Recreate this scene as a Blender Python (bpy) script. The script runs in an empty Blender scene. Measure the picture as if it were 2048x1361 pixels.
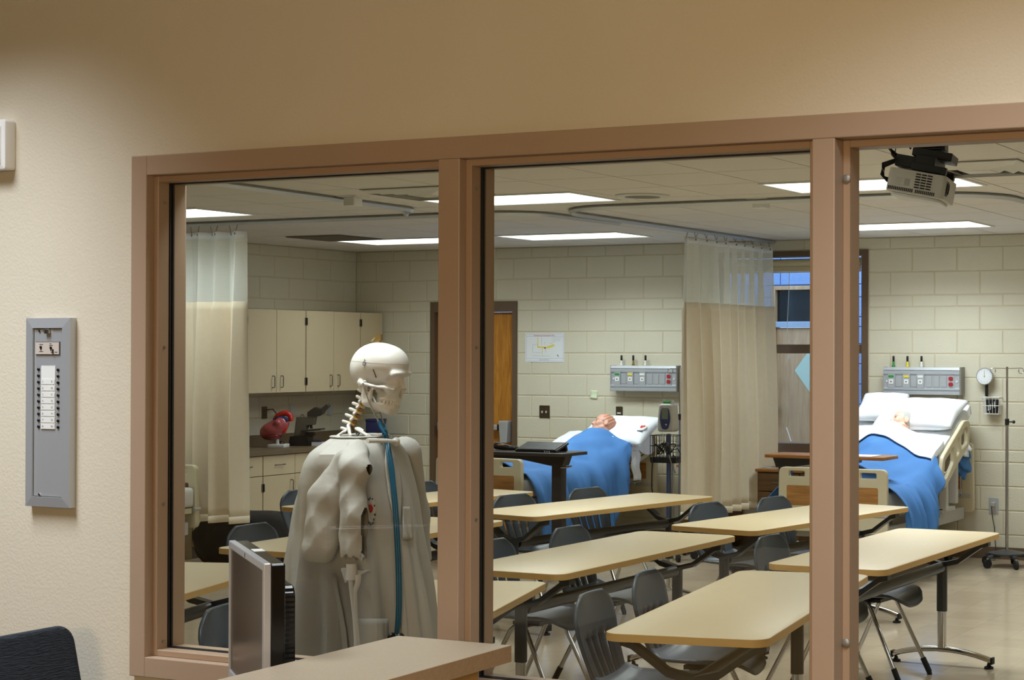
import bpy, bmesh, math, random
import numpy as np
from mathutils import Vector, Matrix
random.seed(7)
rng = np.random.RandomState(5)
SC = bpy.context.scene
COL = SC.collection
PI = math.pi

# ------------------------------------------------------------------ camera
FPX, CX, CY, CAMZ = 3420.2, 1560.0, 680.5, 1.741
YAW, PITCH, ROLL = (math.radians(a) for a in (24.43, 0.407, 0.100))
_c, _s = math.cos(YAW), math.sin(YAW)
CF = Vector((-_s * math.cos(PITCH), _c * math.cos(PITCH), math.sin(PITCH)))
_R0 = Vector((_c, _s, 0)); _U0 = _R0.cross(CF)
CR = _R0 * math.cos(ROLL) + _U0 * math.sin(ROLL)
CU = -_R0 * math.sin(ROLL) + _U0 * math.cos(ROLL)
CO = Vector((0, 0, CAMZ))
cam = bpy.data.cameras.new('camera')
cam.sensor_fit = 'HORIZONTAL'; cam.sensor_width = 36.0
cam.lens = FPX / 2048 * 36.0
cam.shift_x = (1024 - CX) / 2048
cam.clip_start = 0.05; cam.clip_end = 100
camo = bpy.data.objects.new('camera', cam); COL.objects.link(camo)
camo.matrix_world = Matrix.Translation(CO) @ Matrix((CR, CU, -CF)).transposed().to_4x4()
SC.camera = camo


def at(px, py, X=None, Y=None, Z=None):
    """World point on a known wall, depth or height plane seen at a photograph pixel."""
    d = CF + CR * ((px - CX) / FPX) - CU * ((py - CY) / FPX)
    t = X / d.x if X is not None else Y / d.y if Y is not None else (Z - CAMZ) / d.z
    return CO + d * t


# ------------------------------------------------------------------ materials
def lin(c):
    return tuple(((v / 255) / 12.92 if v / 255 <= .04045 else ((v / 255 + .055) / 1.055) ** 2.4) for v in c) + (1,)


M = {}


def mat(name, col, rough=.5, metal=0.0, spec=.5, var=0.0, vscale=8, bump=0.0, bscale=60, stretch=(1, 1, 1), coat=0.0,
        trans=0.0, sheen=0.0, emit=0.0):
    m = bpy.data.materials.new(name); m.use_nodes = True
    nt = m.node_tree; b = nt.nodes['Principled BSDF']
    c = lin(col)
    b.inputs['Base Color'].default_value = c
    b.inputs['Roughness'].default_value = rough
    b.inputs['Metallic'].default_value = metal
    b.inputs['Specular IOR Level'].default_value = spec
    if coat: b.inputs['Coat Weight'].default_value = coat
    if sheen: b.inputs['Sheen Weight'].default_value = sheen
    if emit:
        b.inputs['Emission Color'].default_value = c; b.inputs['Emission Strength'].default_value = emit
    if var or bump:
        tc = nt.nodes.new('ShaderNodeTexCoord'); mp = nt.nodes.new('ShaderNodeMapping')
        mp.inputs['Scale'].default_value = stretch
        nt.links.new(tc.outputs['Object'], mp.inputs['Vector'])
    if var:
        n = nt.nodes.new('ShaderNodeTexNoise'); n.inputs['Scale'].default_value = vscale; n.inputs['Detail'].default_value = 5
        nt.links.new(mp.outputs['Vector'], n.inputs['Vector'])
        r = nt.nodes.new('ShaderNodeValToRGB')
        r.color_ramp.elements[0].position = .3; r.color_ramp.elements[1].position = .7
        r.color_ramp.elements[0].color = tuple(x * (1 - var) for x in c[:3]) + (1,)
        r.color_ramp.elements[1].color = tuple(min(1, x * (1 + var * .6)) for x in c[:3]) + (1,)
        nt.links.new(n.outputs['Fac'], r.inputs['Fac']); nt.links.new(r.outputs['Color'], b.inputs['Base Color'])
    if bump:
        n2 = nt.nodes.new('ShaderNodeTexNoise'); n2.inputs['Scale'].default_value = bscale; n2.inputs['Detail'].default_value = 3
        nt.links.new(mp.outputs['Vector'], n2.inputs['Vector'])
        bp = nt.nodes.new('ShaderNodeBump'); bp.inputs['Strength'].default_value = bump; bp.inputs['Distance'].default_value = .01
        nt.links.new(n2.outputs['Fac'], bp.inputs['Height']); nt.links.new(bp.outputs['Normal'], b.inputs['Normal'])
    M[name] = m
    return m


def wood(name, c1, c2, rough=.4, axis=0, scale=3.0):
    m = bpy.data.materials.new(name); m.use_nodes = True
    nt = m.node_tree; b = nt.nodes['Principled BSDF']; b.inputs['Roughness'].default_value = rough
    tc = nt.nodes.new('ShaderNodeTexCoord'); mp = nt.nodes.new('ShaderNodeMapping')
    s = [14, 14, 14]; s[axis] = 1.2
    mp.inputs['Scale'].default_value = s
    nt.links.new(tc.outputs['Object'], mp.inputs['Vector'])
    n = nt.nodes.new('ShaderNodeTexNoise'); n.inputs['Scale'].default_value = scale; n.inputs['Detail'].default_value = 6
    n.inputs['Distortion'].default_value = 1.2
    nt.links.new(mp.outputs['Vector'], n.inputs['Vector'])
    r = nt.nodes.new('ShaderNodeValToRGB')
    r.color_ramp.elements[0].position = .32; r.color_ramp.elements[0].color = lin(c1)
    r.color_ramp.elements[1].position = .68; r.color_ramp.elements[1].color = lin(c2)
    nt.links.new(n.outputs['Fac'], r.inputs['Fac']); nt.links.new(r.outputs['Color'], b.inputs['Base Color'])
    M[name] = m
    return m


mat('plaster', (214, 206, 187), .85, var=.03, vscale=2, bump=.12, bscale=140)
mat('front_paint', (206, 190, 158), .85)
mat('block_paint', (211, 206, 185), .55, var=.03, vscale=3, bump=.25, bscale=90)
mat('block_joint', (200, 190, 164), .7)
mat('frame_brown', (172, 149, 128), .42, var=.03, vscale=4)
mat('gasket', (16, 15, 15), .6)
mat('stop_brown', (166, 140, 116), .45)
mat('steel_brown', (98, 80, 62), .45)
mat('ceiling_tile', (222, 219, 214), .95, var=.05, vscale=160)
mat('ceiling_grid', (200, 195, 184), .6)
mat('white_plastic', (226, 226, 224), .4)
mat('offwhite_plastic', (205, 203, 196), .45)
mat('bed_plastic', (200, 190, 160), .4)
mat('laminate_maple', (214, 193, 152), .36, var=.025, vscale=18, stretch=(4, 1, 1))
mat('edge_maple', (196, 156, 94), .45)
mat('dark_steel', (62, 65, 68), .38, metal=.35)
mat('chrome', (205, 205, 206), .12, metal=1)
mat('brushed_steel', (170, 170, 168), .32, metal=1)
mat('aluminium', (196, 201, 207), .42, metal=.55)
mat('chair_plastic', (64, 72, 80), .36, bump=.05, bscale=400)
mat('black_plastic', (18, 18, 19), .4)
mat('black_rubber', (14, 14, 14), .75)
mat('black_gloss', (9, 9, 10), .18)
mat('silver_plastic', (186, 187, 190), .34, metal=.4)
mat('screen_black', (17, 18, 22), .22)
mat('cabinet', (204, 188, 156), .5, var=.02, vscale=5)
mat('cabinet_gap', (70, 58, 42), .8)
mat('worktop', (112, 96, 74), .4, var=.12, vscale=90)
mat('pewter', (108, 106, 102), .35, metal=.8)
mat('curtain_cloth', (226, 213, 188), .8, var=.03, vscale=30, sheen=.1)
mat('mesh_band', (225, 226, 218), .8)
mat('white_cloth', (232, 236, 240), .85, bump=.1, bscale=30)
mat('blue_cloth', (68, 122, 184), .8, bump=.12, bscale=24, var=.05, vscale=6)
mat('bone', (226, 222, 216), .38, var=.04, vscale=9)
mat('bone_mark', (40, 42, 60), .6)
mat('bone_seam', (176, 170, 164), .6)
mat('teeth', (232, 228, 218), .3)
mat('nerve_yellow', (205, 160, 50), .5)
mat('disc_tan', (176, 130, 80), .6)
mat('brass', (150, 122, 70), .4, metal=.6)
mat('coat_cloth', (184, 180, 172), .62, var=.04, vscale=10, bump=.1, bscale=60)
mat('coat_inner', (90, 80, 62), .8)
mat('collar_white', (214, 210, 200), .7)
mat('teal_tube', (12, 84, 112), .35)
mat('socket_red', (158, 36, 44), .45); mat('red', (196, 40, 36), .5); mat('green', (40, 140, 60), .5); mat('yellow', (224, 206, 60), .5); mat('navy', (36, 42, 92), .5)
mat('heart_pink', (190, 92, 96), .22, var=.12, vscale=14)
mat('heart_red', (206, 44, 36), .22); mat('heart_blue', (44, 60, 110), .25); mat('heart_dark', (120, 22, 30), .25)
mat('skin_pink', (214, 160, 136), .42); mat('skin_old', (222, 182, 158), .45); mat('lip', (150, 84, 74), .5)
mat('hair_grey', (180, 178, 172), .8); mat('hair_moulded', (196, 138, 112), .45); mat('eye_dark', (60, 44, 38), .4)
mat('scope_grey', (104, 100, 86), .4); mat('scope_dark', (58, 58, 54), .4)
mat('paper', (224, 228, 230), .8); mat('sticky', (214, 224, 190), .8)
mat('ink_red', (200, 70, 80), .8); mat('ink_yellow', (228, 214, 90), .8); mat('ink_grey', (150, 150, 160), .8); mat('ink_blue', (150, 150, 200), .8)
mat('ink_dark', (60, 60, 64), .8)
mat('panel_plate', (196, 186, 176), .45); mat('label_white', (226, 228, 226), .5)
mat('navy_fabric', (28, 35, 46), .9, var=.35, vscale=40, stretch=(1, 1, 6), bump=.5, bscale=50)
mat('counter_laminate', (192, 176, 152), .38, var=.07, vscale=160)
mat('counter_edge', (150, 120, 86), .5, var=.12, vscale=120)
mat('desk_panel', (196, 158, 90), .5, var=.03)
mat('carpet', (96, 88, 76), .95, var=.2, vscale=60)
mat('shade_beige', (206, 194, 160), .8)
mat('blue_block', (150, 168, 196), .8, var=.12, vscale=60, bump=.4, bscale=80)
mat('blue_joint', (110, 126, 156), .9)
mat('dark_lite', (26, 33, 34), .15)
mat('projector_body', (206, 203, 194), .42)
mat('metal_grey', (142, 140, 134), .45, metal=.5)
mat('vs_grey', (176, 174, 168), .4); mat('vs_blue', (52, 60, 96), .35); mat('lcd', (112, 120, 108), .3)
mat('pole_blue', (78, 88, 120), .35, metal=.4)
mat('cord_grey', (120, 114, 106), .5); mat('cord_white', (220, 218, 210), .5)
mat('grille_dark', (40, 38, 34), .8)
mat('grille_grey', (120, 114, 104), .7)
mat('plate_bronze', (96, 84, 66), .35, metal=.7)
mat('bag_black', (12, 14, 14), .7, bump=.4, bscale=14)
wood('door_oak', (158, 100, 32), (196, 136, 54), .4, axis=2)
wood('bed_wood', (140, 94, 46), (176, 126, 68), .45, axis=0)
wood('bed_wood_dark', (82, 42, 24), (108, 60, 36), .45, axis=0)
wood('nightstand_wood', (78, 54, 26), (106, 76, 40), .45, axis=0)
wood('tray_wood', (128, 80, 30), (168, 112, 50), .4, axis=0)
wood('tray_black', (36, 30, 28), (50, 42, 38), .4, axis=0)
wood('outer_door', (206, 150, 98), (228, 178, 124), .6, axis=2)


def glass_mat(name, tint, ior=1.5, rough=0.0):
    m = bpy.data.materials.new(name); m.use_nodes = True; nt = m.node_tree
    for n in list(nt.nodes): nt.nodes.remove(n)
    o = nt.nodes.new('ShaderNodeOutputMaterial'); mx = nt.nodes.new('ShaderNodeMixShader')
    tr = nt.nodes.new('ShaderNodeBsdfTransparent'); tr.inputs['Color'].default_value = tint + (1,)
    gl = nt.nodes.new('ShaderNodeBsdfGlossy'); gl.inputs['Roughness'].default_value = rough
    fr = nt.nodes.new('ShaderNodeFresnel'); fr.inputs['IOR'].default_value = ior
    ge = nt.nodes.new('ShaderNodeNewGeometry'); mi = nt.nodes.new('ShaderNodeMix'); mi.data_type = 'FLOAT'
    mi.inputs[2].default_value = ior; mi.inputs[3].default_value = 1 / ior      # same reflectance from either side of the thin sheet
    nt.links.new(ge.outputs['Backfacing'], mi.inputs[0]); nt.links.new(mi.outputs[0], fr.inputs['IOR'])
    nt.links.new(fr.outputs['Fac'], mx.inputs['Fac']); nt.links.new(tr.outputs['BSDF'], mx.inputs[1]); nt.links.new(gl.outputs['BSDF'], mx.inputs[2])
    nt.links.new(mx.outputs['Shader'], o.inputs['Surface'])
    M[name] = m
    return m


glass_mat('pane_glass', (.93, .93, .91)); glass_mat('outer_glass', (.95, .97, .98))


def floor_mat():
    m = mat('floor_vinyl', (196, 178, 150), .14, spec=.55)
    nt = m.node_tree; b = nt.nodes['Principled BSDF']
    tc = nt.nodes.new('ShaderNodeTexCoord')
    br = nt.nodes.new('ShaderNodeTexBrick'); br.offset = 0; br.inputs['Scale'].default_value = 1
    br.inputs['Brick Width'].default_value = .305; br.inputs['Row Height'].default_value = .305
    br.inputs['Mortar Size'].default_value = .0012; br.inputs['Mortar Smooth'].default_value = .3
    br.inputs['Color1'].default_value = lin((200, 182, 154)); br.inputs['Color2'].default_value = lin((192, 173, 145)); br.inputs['Mortar'].default_value = lin((164, 146, 120))
    n = nt.nodes.new('ShaderNodeTexNoise'); n.inputs['Scale'].default_value = 9; n.inputs['Detail'].default_value = 6
    mx = nt.nodes.new('ShaderNodeMixRGB'); mx.blend_type = 'MULTIPLY'; mx.inputs['Fac'].default_value = .22
    nt.links.new(tc.outputs['Object'], br.inputs['Vector']); nt.links.new(tc.outputs['Object'], n.inputs['Vector'])
    nt.links.new(br.outputs['Color'], mx.inputs[1]); nt.links.new(n.outputs['Color'], mx.inputs[2])
    g = nt.nodes.new('ShaderNodeRGBToBW'); nt.links.new(n.outputs['Color'], g.inputs['Color'])
    nt.links.new(g.outputs['Val'], mx.inputs[2])
    nt.links.new(mx.outputs['Color'], b.inputs['Base Color'])
    n2 = nt.nodes.new('ShaderNodeTexNoise'); n2.inputs['Scale'].default_value = 5
    nt.links.new(tc.outputs['Object'], n2.inputs['Vector'])
    bp = nt.nodes.new('ShaderNodeBump'); bp.inputs['Strength'].default_value = .06; bp.inputs['Distance'].default_value = .02
    nt.links.new(n2.outputs['Fac'], bp.inputs['Height']); nt.links.new(bp.outputs['Normal'], b.inputs['Normal'])


floor_mat()


def lamp_mat(name, col, strength):
    m = bpy.data.materials.new(name); m.use_nodes = True
    b = m.node_tree.nodes['Principled BSDF']; b.inputs['Base Color'].default_value = lin((230, 230, 230))
    b.inputs['Emission Color'].default_value = col + (1,); b.inputs['Emission Strength'].default_value = strength
    M[name] = m


# ------------------------------------------------------------------ mesh helpers
class MB:
    def __init__(self):
        self.v = []; self.f = []; self.mi = []

    def add(self, vs, fs, mi=0):
        b = len(self.v)
        self.v.extend(tuple(p) for p in vs)
        for f in fs:
            self.f.append(tuple(i + b for i in f)); self.mi.append(mi)

    def box(self, x0, x1, y0, y1, z0, z1, mi=0, xf=None):
        vs = [Vector((x, y, z)) for z in (z0, z1) for y in (y0, y1) for x in (x0, x1)]
        if xf is not None: vs = [xf @ p for p in vs]
        self.add(vs, [(0, 2, 3, 1), (4, 5, 7, 6), (0, 1, 5, 4), (2, 6, 7, 3), (0, 4, 6, 2), (1, 3, 7, 5)], mi)

    def cbox(self, c, s, mi=0, xf=None):
        self.box(c[0] - s[0] / 2, c[0] + s[0] / 2, c[1] - s[1] / 2, c[1] + s[1] / 2, c[2] - s[2] / 2, c[2] + s[2] / 2, mi, xf)

    def ring(self, p, d, r, n, ref=None, r2=None):
        d = Vector(d).normalized()
        a = Vector(ref) if ref is not None else (Vector((0, 0, 1)) if abs(d.z) < .9 else Vector((1, 0, 0)))
        u = d.cross(a).normalized(); w = d.cross(u).normalized()
        r2 = r if r2 is None else r2
        return [Vector(p) + u * (r * math.cos(2 * PI * k / n)) + w * (r2 * math.sin(2 * PI * k / n)) for k in range(n)]

    def tube(self, pts, r, n=8, mi=0, cap=True, closed=False, ref=None):
        pts = [Vector(p) for p in pts]; m = len(pts); b = len(self.v)
        rs = r if isinstance(r, (list, tuple)) else [r] * m
        for i, p in enumerate(pts):
            if closed: d = pts[(i + 1) % m] - pts[i - 1]
            else: d = pts[min(i + 1, m - 1)] - pts[max(i - 1, 0)]
            self.v.extend(tuple(q) for q in self.ring(p, d, rs[i], n, ref))
        for i in range(m if closed else m - 1):
            j = (i + 1) % m
            for k in range(n):
                self.f.append((b + i * n + k, b + i * n + (k + 1) % n, b + j * n + (k + 1) % n, b + j * n + k)); self.mi.append(mi)
        if cap and not closed:
            self.f.append(tuple(b + k for k in range(n))[::-1]); self.mi.append(mi)
            self.f.append(tuple(b + (m - 1) * n + k for k in range(n))); self.mi.append(mi)

    def cyl(self, p0, p1, r, n=16, mi=0):
        self.tube([p0, p1], r, n, mi)

    def lathe(self, prof, n=24, mi=0, xf=None):
        b = len(self.v); m = len(prof)
        for r, z in prof:
            for k in range(n):
                p = Vector((r * math.cos(2 * PI * k / n), r * math.sin(2 * PI * k / n), z))
                self.v.append(tuple(xf @ p if xf is not None else p))
        for i in range(m - 1):
            for k in range(n):
                self.f.append((b + i * n + k, b + i * n + (k + 1) % n, b + (i + 1) * n + (k + 1) % n, b + (i + 1) * n + k)); self.mi.append(mi)
        self.f.append(tuple(b + k for k in range(n))[::-1]); self.mi.append(mi)
        self.f.append(tuple(b + (m - 1) * n + k for k in range(n))); self.mi.append(mi)

    def prism(self, poly, z0, z1, mi=0, xf=None):
        n = len(poly); b = len(self.v)
        for z in (z0, z1):
            for x, y in poly:
                p = Vector((x, y, z)); self.v.append(tuple(xf @ p if xf is not None else p))
        self.f.append(tuple(b + k for k in range(n))[::-1]); self.mi.append(mi)
        self.f.append(tuple(b + n + k for k in range(n))); self.mi.append(mi)
        for k in range(n):
            self.f.append((b + k, b + (k + 1) % n, b + n + (k + 1) % n, b + n + k)); self.mi.append(mi)

    def grid(self, rows, mi=0, closed=False):
        """rows of equal-length point lists joined into quads"""
        b = len(self.v); n = len(rows[0])
        for r in rows: self.v.extend(tuple(p) for p in r)
        for i in range(len(rows) - 1):
            for k in range(n if closed else n - 1):
                k2 = (k + 1) % n
                self.f.append((b + i * n + k, b + i * n + k2, b + (i + 1) * n + k2, b + (i + 1) * n + k)); self.mi.append(mi)

    def ell(self, c, r, n=16, m=10, mi=0, xf=None):
        self.lathe_ell(c, r, n, m, mi, xf)

    def lathe_ell(self, c, r, n, m, mi, xf):
        b = len(self.v)
        for i in range(1, m):
            t = PI * i / m
            for k in range(n):
                a = 2 * PI * k / n
                p = Vector((c[0] + r[0] * math.sin(t) * math.cos(a), c[1] + r[1] * math.sin(t) * math.sin(a), c[2] - r[2] * math.cos(t)))
                self.v.append(tuple(xf @ p if xf is not None else p))
        for i in range(m - 2):
            for k in range(n):
                self.f.append((b + i * n + k, b + i * n + (k + 1) % n, b + (i + 1) * n + (k + 1) % n, b + (i + 1) * n + k)); self.mi.append(mi)
        lo = Vector((c[0], c[1], c[2] - r[2])); hi = Vector((c[0], c[1], c[2] + r[2]))
        if xf is not None: lo = xf @ lo; hi = xf @ hi
        self.v.append(tuple(lo)); self.v.append(tuple(hi)); q = len(self.v)
        for k in range(n):
            self.f.append((q - 2, b + (k + 1) % n, b + k)); self.mi.append(mi)
            self.f.append((q - 1, b + (m - 2) * n + k, b + (m - 2) * n + (k + 1) % n)); self.mi.append(mi)

    def build(self, name, mats, parent=None, smooth=None, bevel=0.0, seg=2, solid=0.0, off=0.0, subsurf=0):
        me = bpy.data.meshes.new(name)
        me.from_pydata(self.v, [], self.f)
        if not isinstance(mats, (list, tuple)): mats = [mats]
        for m in mats: me.materials.append(M[m] if isinstance(m, str) else m)
        me.polygons.foreach_set('material_index', self.mi)
        bm = bmesh.new(); bm.from_mesh(me)
        if not solid: bmesh.ops.recalc_face_normals(bm, faces=bm.faces)
        if bevel:
            es = [e for e in bm.edges if len(e.link_faces) == 2 and e.calc_face_angle(0) > .6]
            bmesh.ops.bevel(bm, geom=es, offset=bevel, segments=seg, affect='EDGES', clamp_overlap=True, profile=.5)
        bm.to_mesh(me); bm.free()
        if smooth is None: smooth = True
        if smooth:
            me.polygons.foreach_set('use_smooth', [True] * len(me.polygons))
            try: me.set_sharp_from_angle(angle=math.radians(38))
            except Exception: pass
        me.update()
        o = bpy.data.objects.new(name, me); COL.objects.link(o)
        if parent is not None: o.parent = parent
        if solid:
            md = o.modifiers.new('thickness', 'SOLIDIFY'); md.thickness = solid; md.offset = off
        if subsurf:
            md = o.modifiers.new('smooth', 'SUBSURF'); md.levels = subsurf; md.render_levels = subsurf
        return o


def thing(name, label, cat, loc=(0, 0, 0), rz=0.0, group=None):
    o = bpy.data.objects.new(name, None); COL.objects.link(o)
    o.empty_display_size = .1
    o.location = loc; o.rotation_euler = (0, 0, rz)
    o['label'] = label; o['category'] = cat
    if group: o['group'] = group
    return o


def tag(o, label, cat, group=None):
    o['label'] = label; o['category'] = cat
    if group: o['group'] = group
    return o


def struct(o):
    o['kind'] = 'structure'
    return o


def dup(root, loc, rz, label, group=None):
    kids = [o for o in COL.objects if o.parent == root]
    r = root.copy(); COL.objects.link(r); r.location = loc; r.rotation_euler = (0, 0, rz); r['label'] = label
    if group: r['group'] = group
    for ch in kids:
        subs = [o for o in COL.objects if o.parent == ch]
        c = ch.copy(); COL.objects.link(c); c.parent = r
        for g in subs:
            d = g.copy(); COL.objects.link(d); d.parent = c
    return r


def text_mesh(txt, size, mat_name, name, parent, matrix, align='CENTER', extrude=.0004):
    cu = bpy.data.curves.new(name, 'FONT'); cu.body = txt; cu.size = size; cu.align_x = align; cu.align_y = 'CENTER'; cu.extrude = extrude
    o = bpy.data.objects.new(name, cu); COL.objects.link(o)
    dg = bpy.context.evaluated_depsgraph_get()
    me = bpy.data.meshes.new_from_object(o.evaluated_get(dg)); me.name = name
    bpy.data.objects.remove(o); bpy.data.curves.remove(cu)
    me.transform(matrix); me.materials.clear(); me.materials.append(M[mat_name])
    q = bpy.data.objects.new(name, me); COL.objects.link(q)
    if parent is not None: q.parent = parent
    return q


FACE_MY = Matrix(((1, 0, 0), (0, 0, -1), (0, 1, 0))).to_4x4()      # text plane facing -Y, upright


def rrect(w, h, r, n=6, cx=0.0, cy=0.0):
    pts = []
    for sx, sy, a0 in ((1, 1, 0), (-1, 1, 90), (-1, -1, 180), (1, -1, 270)):
        for k in range(n + 1):
            a = math.radians(a0 + 90 * k / n)
            pts.append((cx + sx * (w / 2 - r) + r * math.cos(a), cy + sy * (h / 2 - r) + r * math.sin(a)))
    return pts


def frame_poly(mb, outer, inner, d0, d1, mi=0, xf=None):
    """ring between two equal-length outlines, extruded"""
    n = len(outer); b = len(mb.v)
    for z in (d0, d1):
        for poly in (outer, inner):
            for x, y in poly:
                p = Vector((x, y, z)); mb.v.append(tuple(xf @ p if xf is not None else p))
    o0, i0, o1, i1 = b, b + n, b + 2 * n, b + 3 * n
    for k in range(n):
        j = (k + 1) % n
        for q in ((o0 + k, i0 + k, i0 + j, o0 + j), (o1 + k, o1 + j, i1 + j, i1 + k), (o0 + k, o0 + j, o1 + j, o1 + k), (i0 + k, i1 + k, i1 + j, i0 + j)):
            mb.f.append(q); mb.mi.append(mi)


# ------------------------------------------------------------------ implicit surfaces (surface nets)
def ell_f(P, c, r):
    q = (P - np.array(c)) / np.array(r); k = np.sqrt((q ** 2).sum(-1))
    return (k - 1) * min(r)


def cap_f(P, a, b, ra, rb=None):
    a = np.array(a, float); b = np.array(b, float); rb = ra if rb is None else rb
    ab = b - a; t = np.clip(((P - a) @ ab) / max(1e-9, ab @ ab), 0, 1)
    return np.sqrt((((P - a) - t[..., None] * ab) ** 2).sum(-1)) - (ra + (rb - ra) * t)


def smin(a, b, k):
    h = np.clip(.5 + .5 * (b - a) / k, 0, 1)
    return b * (1 - h) + a * h - k * h * (1 - h)


def smax(a, b, k): return -smin(-a, -b, k)


def nets(fn, lo, hi, step, scale=1.0):
    ax = [np.arange(lo[i], hi[i] + step, step) for i in range(3)]
    G = np.stack(np.meshgrid(*ax, indexing='ij'), -1)
    V = fn(G); S = V < 0
    nx, ny, nz = V.shape
    cs = [(i, j, k) for i in (0, 1) for j in (0, 1) for k in (0, 1)]
    sl = lambda i, j, k: (slice(i, nx - 1 + i), slice(j, ny - 1 + j), slice(k, nz - 1 + k))
    cnt = sum(S[sl(*c)].astype(int) for c in cs)
    act = (cnt > 0) & (cnt < 8)
    num = np.zeros(act.shape + (3,)); den = np.zeros(act.shape)
    for a in cs:
        for d in range(3):
            if a[d]: continue
            b = list(a); b[d] = 1
            va, vb = V[sl(*a)], V[sl(*b)]
            cr = (va < 0) != (vb < 0)
            t = np.where(cr, va / np.where(cr, va - vb, 1), 0)
            p = np.zeros(act.shape + (3,)); p[..., 0] = a[0]; p[..., 1] = a[1]; p[..., 2] = a[2]
            p[..., d] += t
            num += p * cr[..., None]; den += cr
    idx = -np.ones(act.shape, int); ids = np.argwhere(act); idx[act] = np.arange(len(ids))
    loc = num[act] / den[act][:, None]
    verts = (np.array(lo) + (ids + loc) * step) * scale
    faces = []
    for d in range(3):
        o = [i for i in range(3) if i != d]
        A = [slice(None)] * 3; B = [slice(None)] * 3
        A[d] = slice(0, -1); B[d] = slice(1, None)
        for q in o: A[q] = slice(1, -1); B[q] = slice(1, -1)
        cr = S[tuple(A)] != S[tuple(B)]; ins = S[tuple(A)]
        e = np.argwhere(cr)
        if not len(e): continue
        e2 = e.copy(); e2[:, o[0]] += 1; e2[:, o[1]] += 1
        quad = []
        for du, dv in ((0, 0), (1, 0), (1, 1), (0, 1)):
            c = e2.copy(); c[:, o[0]] -= 1 - du; c[:, o[1]] -= 1 - dv
            quad.append(idx[c[:, 0], c[:, 1], c[:, 2]])
        quad = np.stack(quad, 1); fl = ins[cr]
        if d == 1: fl = ~fl
        quad[~fl] = quad[~fl][:, ::-1]
        faces.append(quad[(quad >= 0).all(1)])
    return verts, np.concatenate(faces)


def net_obj(name, mats, parent, fn, lo, hi, step, scale=1.0, xf=None):
    v, f = nets(fn, lo, hi, step, scale)
    mb = MB()
    vs = [Vector(p) for p in v]
    if xf is not None: vs = [xf @ p for p in vs]
    mb.add(vs, [tuple(int(i) for i in q) for q in f])
    return mb.build(name, mats, parent)
# ================================================================== the setting
YF0, YF1 = 3.295, 3.405           # partition wall with the windows
YB = 13.9                         # far wall of the classroom
XL, XR = -11.0, 2.2
HC = 2.743
COURSES = [0, .2032, .4064, .6096, .8128, .9144, 1.1176, 1.3208, 1.524, 1.7272, 1.9304, 2.1336, 2.2352, 2.4384, 2.6416, 2.80]

mb = MB(); mb.box(XL - .2, XR + .2, YF0, YB + .2, -.1, 0)
struct(mb.build('floor', 'floor_vinyl'))
mb = MB(); mb.box(-7, 4, -4, YF0, -.1, 0)
struct(mb.build('floor_front', 'carpet'))

# partition wall, window side
mb = MB()
mb.box(-7, -3.28, YF0, YF1, 0, 2.9)
mb.box(-3.28, -.36, YF0, YF1, 2.215, 2.9)
mb.box(-3.28, -1.395, YF0, YF1, 0, .94)
mb.box(-.36, 4, YF0, YF1, 0, 2.9)
mb.box(XL - .2, -7, YF0, YF1, 0, 2.9)
struct(mb.build('wall_front', 'plaster', smooth=False))
for nm, b in (('wall_front_left', (-7.1, -7, -4, YF0)), ('wall_front_right', (4, 4.1, -4, YF0)), ('wall_front_rear', (-7, 4, -4.1, -4))):
    mb = MB(); mb.box(b[0], b[1], b[2], b[3], 0, 2.9); struct(mb.build(nm, 'front_paint', smooth=False))
mb = MB(); mb.box(-7, 4, -4, YF0, 2.9, 3.0)
struct(mb.build('ceiling_front', 'ceiling_tile', smooth=False))


def block_wall(name, P, u0, u1, phase, holes, slab):
    """blockwork as bevelled blocks; P(u, z, d) maps wall coordinates to the world, d = depth into the wall"""
    m = MB()
    for r in range(len(COURSES) - 1):
        z0, z1 = COURSES[r], min(COURSES[r + 1], HC)
        ph = phase + (.2032 if r % 2 == 0 else 0)
        k = math.floor((u0 - ph) / .4064)
        u = ph + k * .4064
        while u < u1:
            segs = [(max(u, u0), min(u + .4064, u1))]
            for (h0, h1, hz0, hz1) in holes:
                if z1 <= hz0 + .02 or z0 >= hz1 - .02: continue
                ns = []
                for a, b in segs:
                    if b <= h0 or a >= h1: ns.append((a, b)); continue
                    if a < h0: ns.append((a, h0))
                    if b > h1: ns.append((h1, b))
                segs = ns
            for a, b in segs:
                if b - a < .012: continue
                j = .0035; c = .009; d = .005
                vs = [P(a + j, z0 + j, d), P(b - j, z0 + j, d), P(b - j, z1 - j, d), P(a + j, z1 - j, d),
                      P(a + c, z0 + c, 0), P(b - c, z0 + c, 0), P(b - c, z1 - c, 0), P(a + c, z1 - c, 0)]
                m.add(vs, [(4, 5, 6, 7), (0, 1, 5, 4), (1, 2, 6, 5), (2, 3, 7, 6), (3, 0, 4, 7)], 0)
            u += .4064
    for (a, b, z0, z1) in slab:
        vs = [P(a, z0, .004), P(b, z0, .004), P(b, z1, .004), P(a, z1, .004), P(a, z0, .2), P(b, z0, .2), P(b, z1, .2), P(a, z1, .2)]
        m.add(vs, [(0, 1, 2, 3), (7, 6, 5, 4), (0, 4, 5, 1), (1, 5, 6, 2), (2, 6, 7, 3), (3, 7, 4, 0)], 1)
    return struct(m.build(name, ['block_paint', 'block_joint'], smooth=False))


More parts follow.
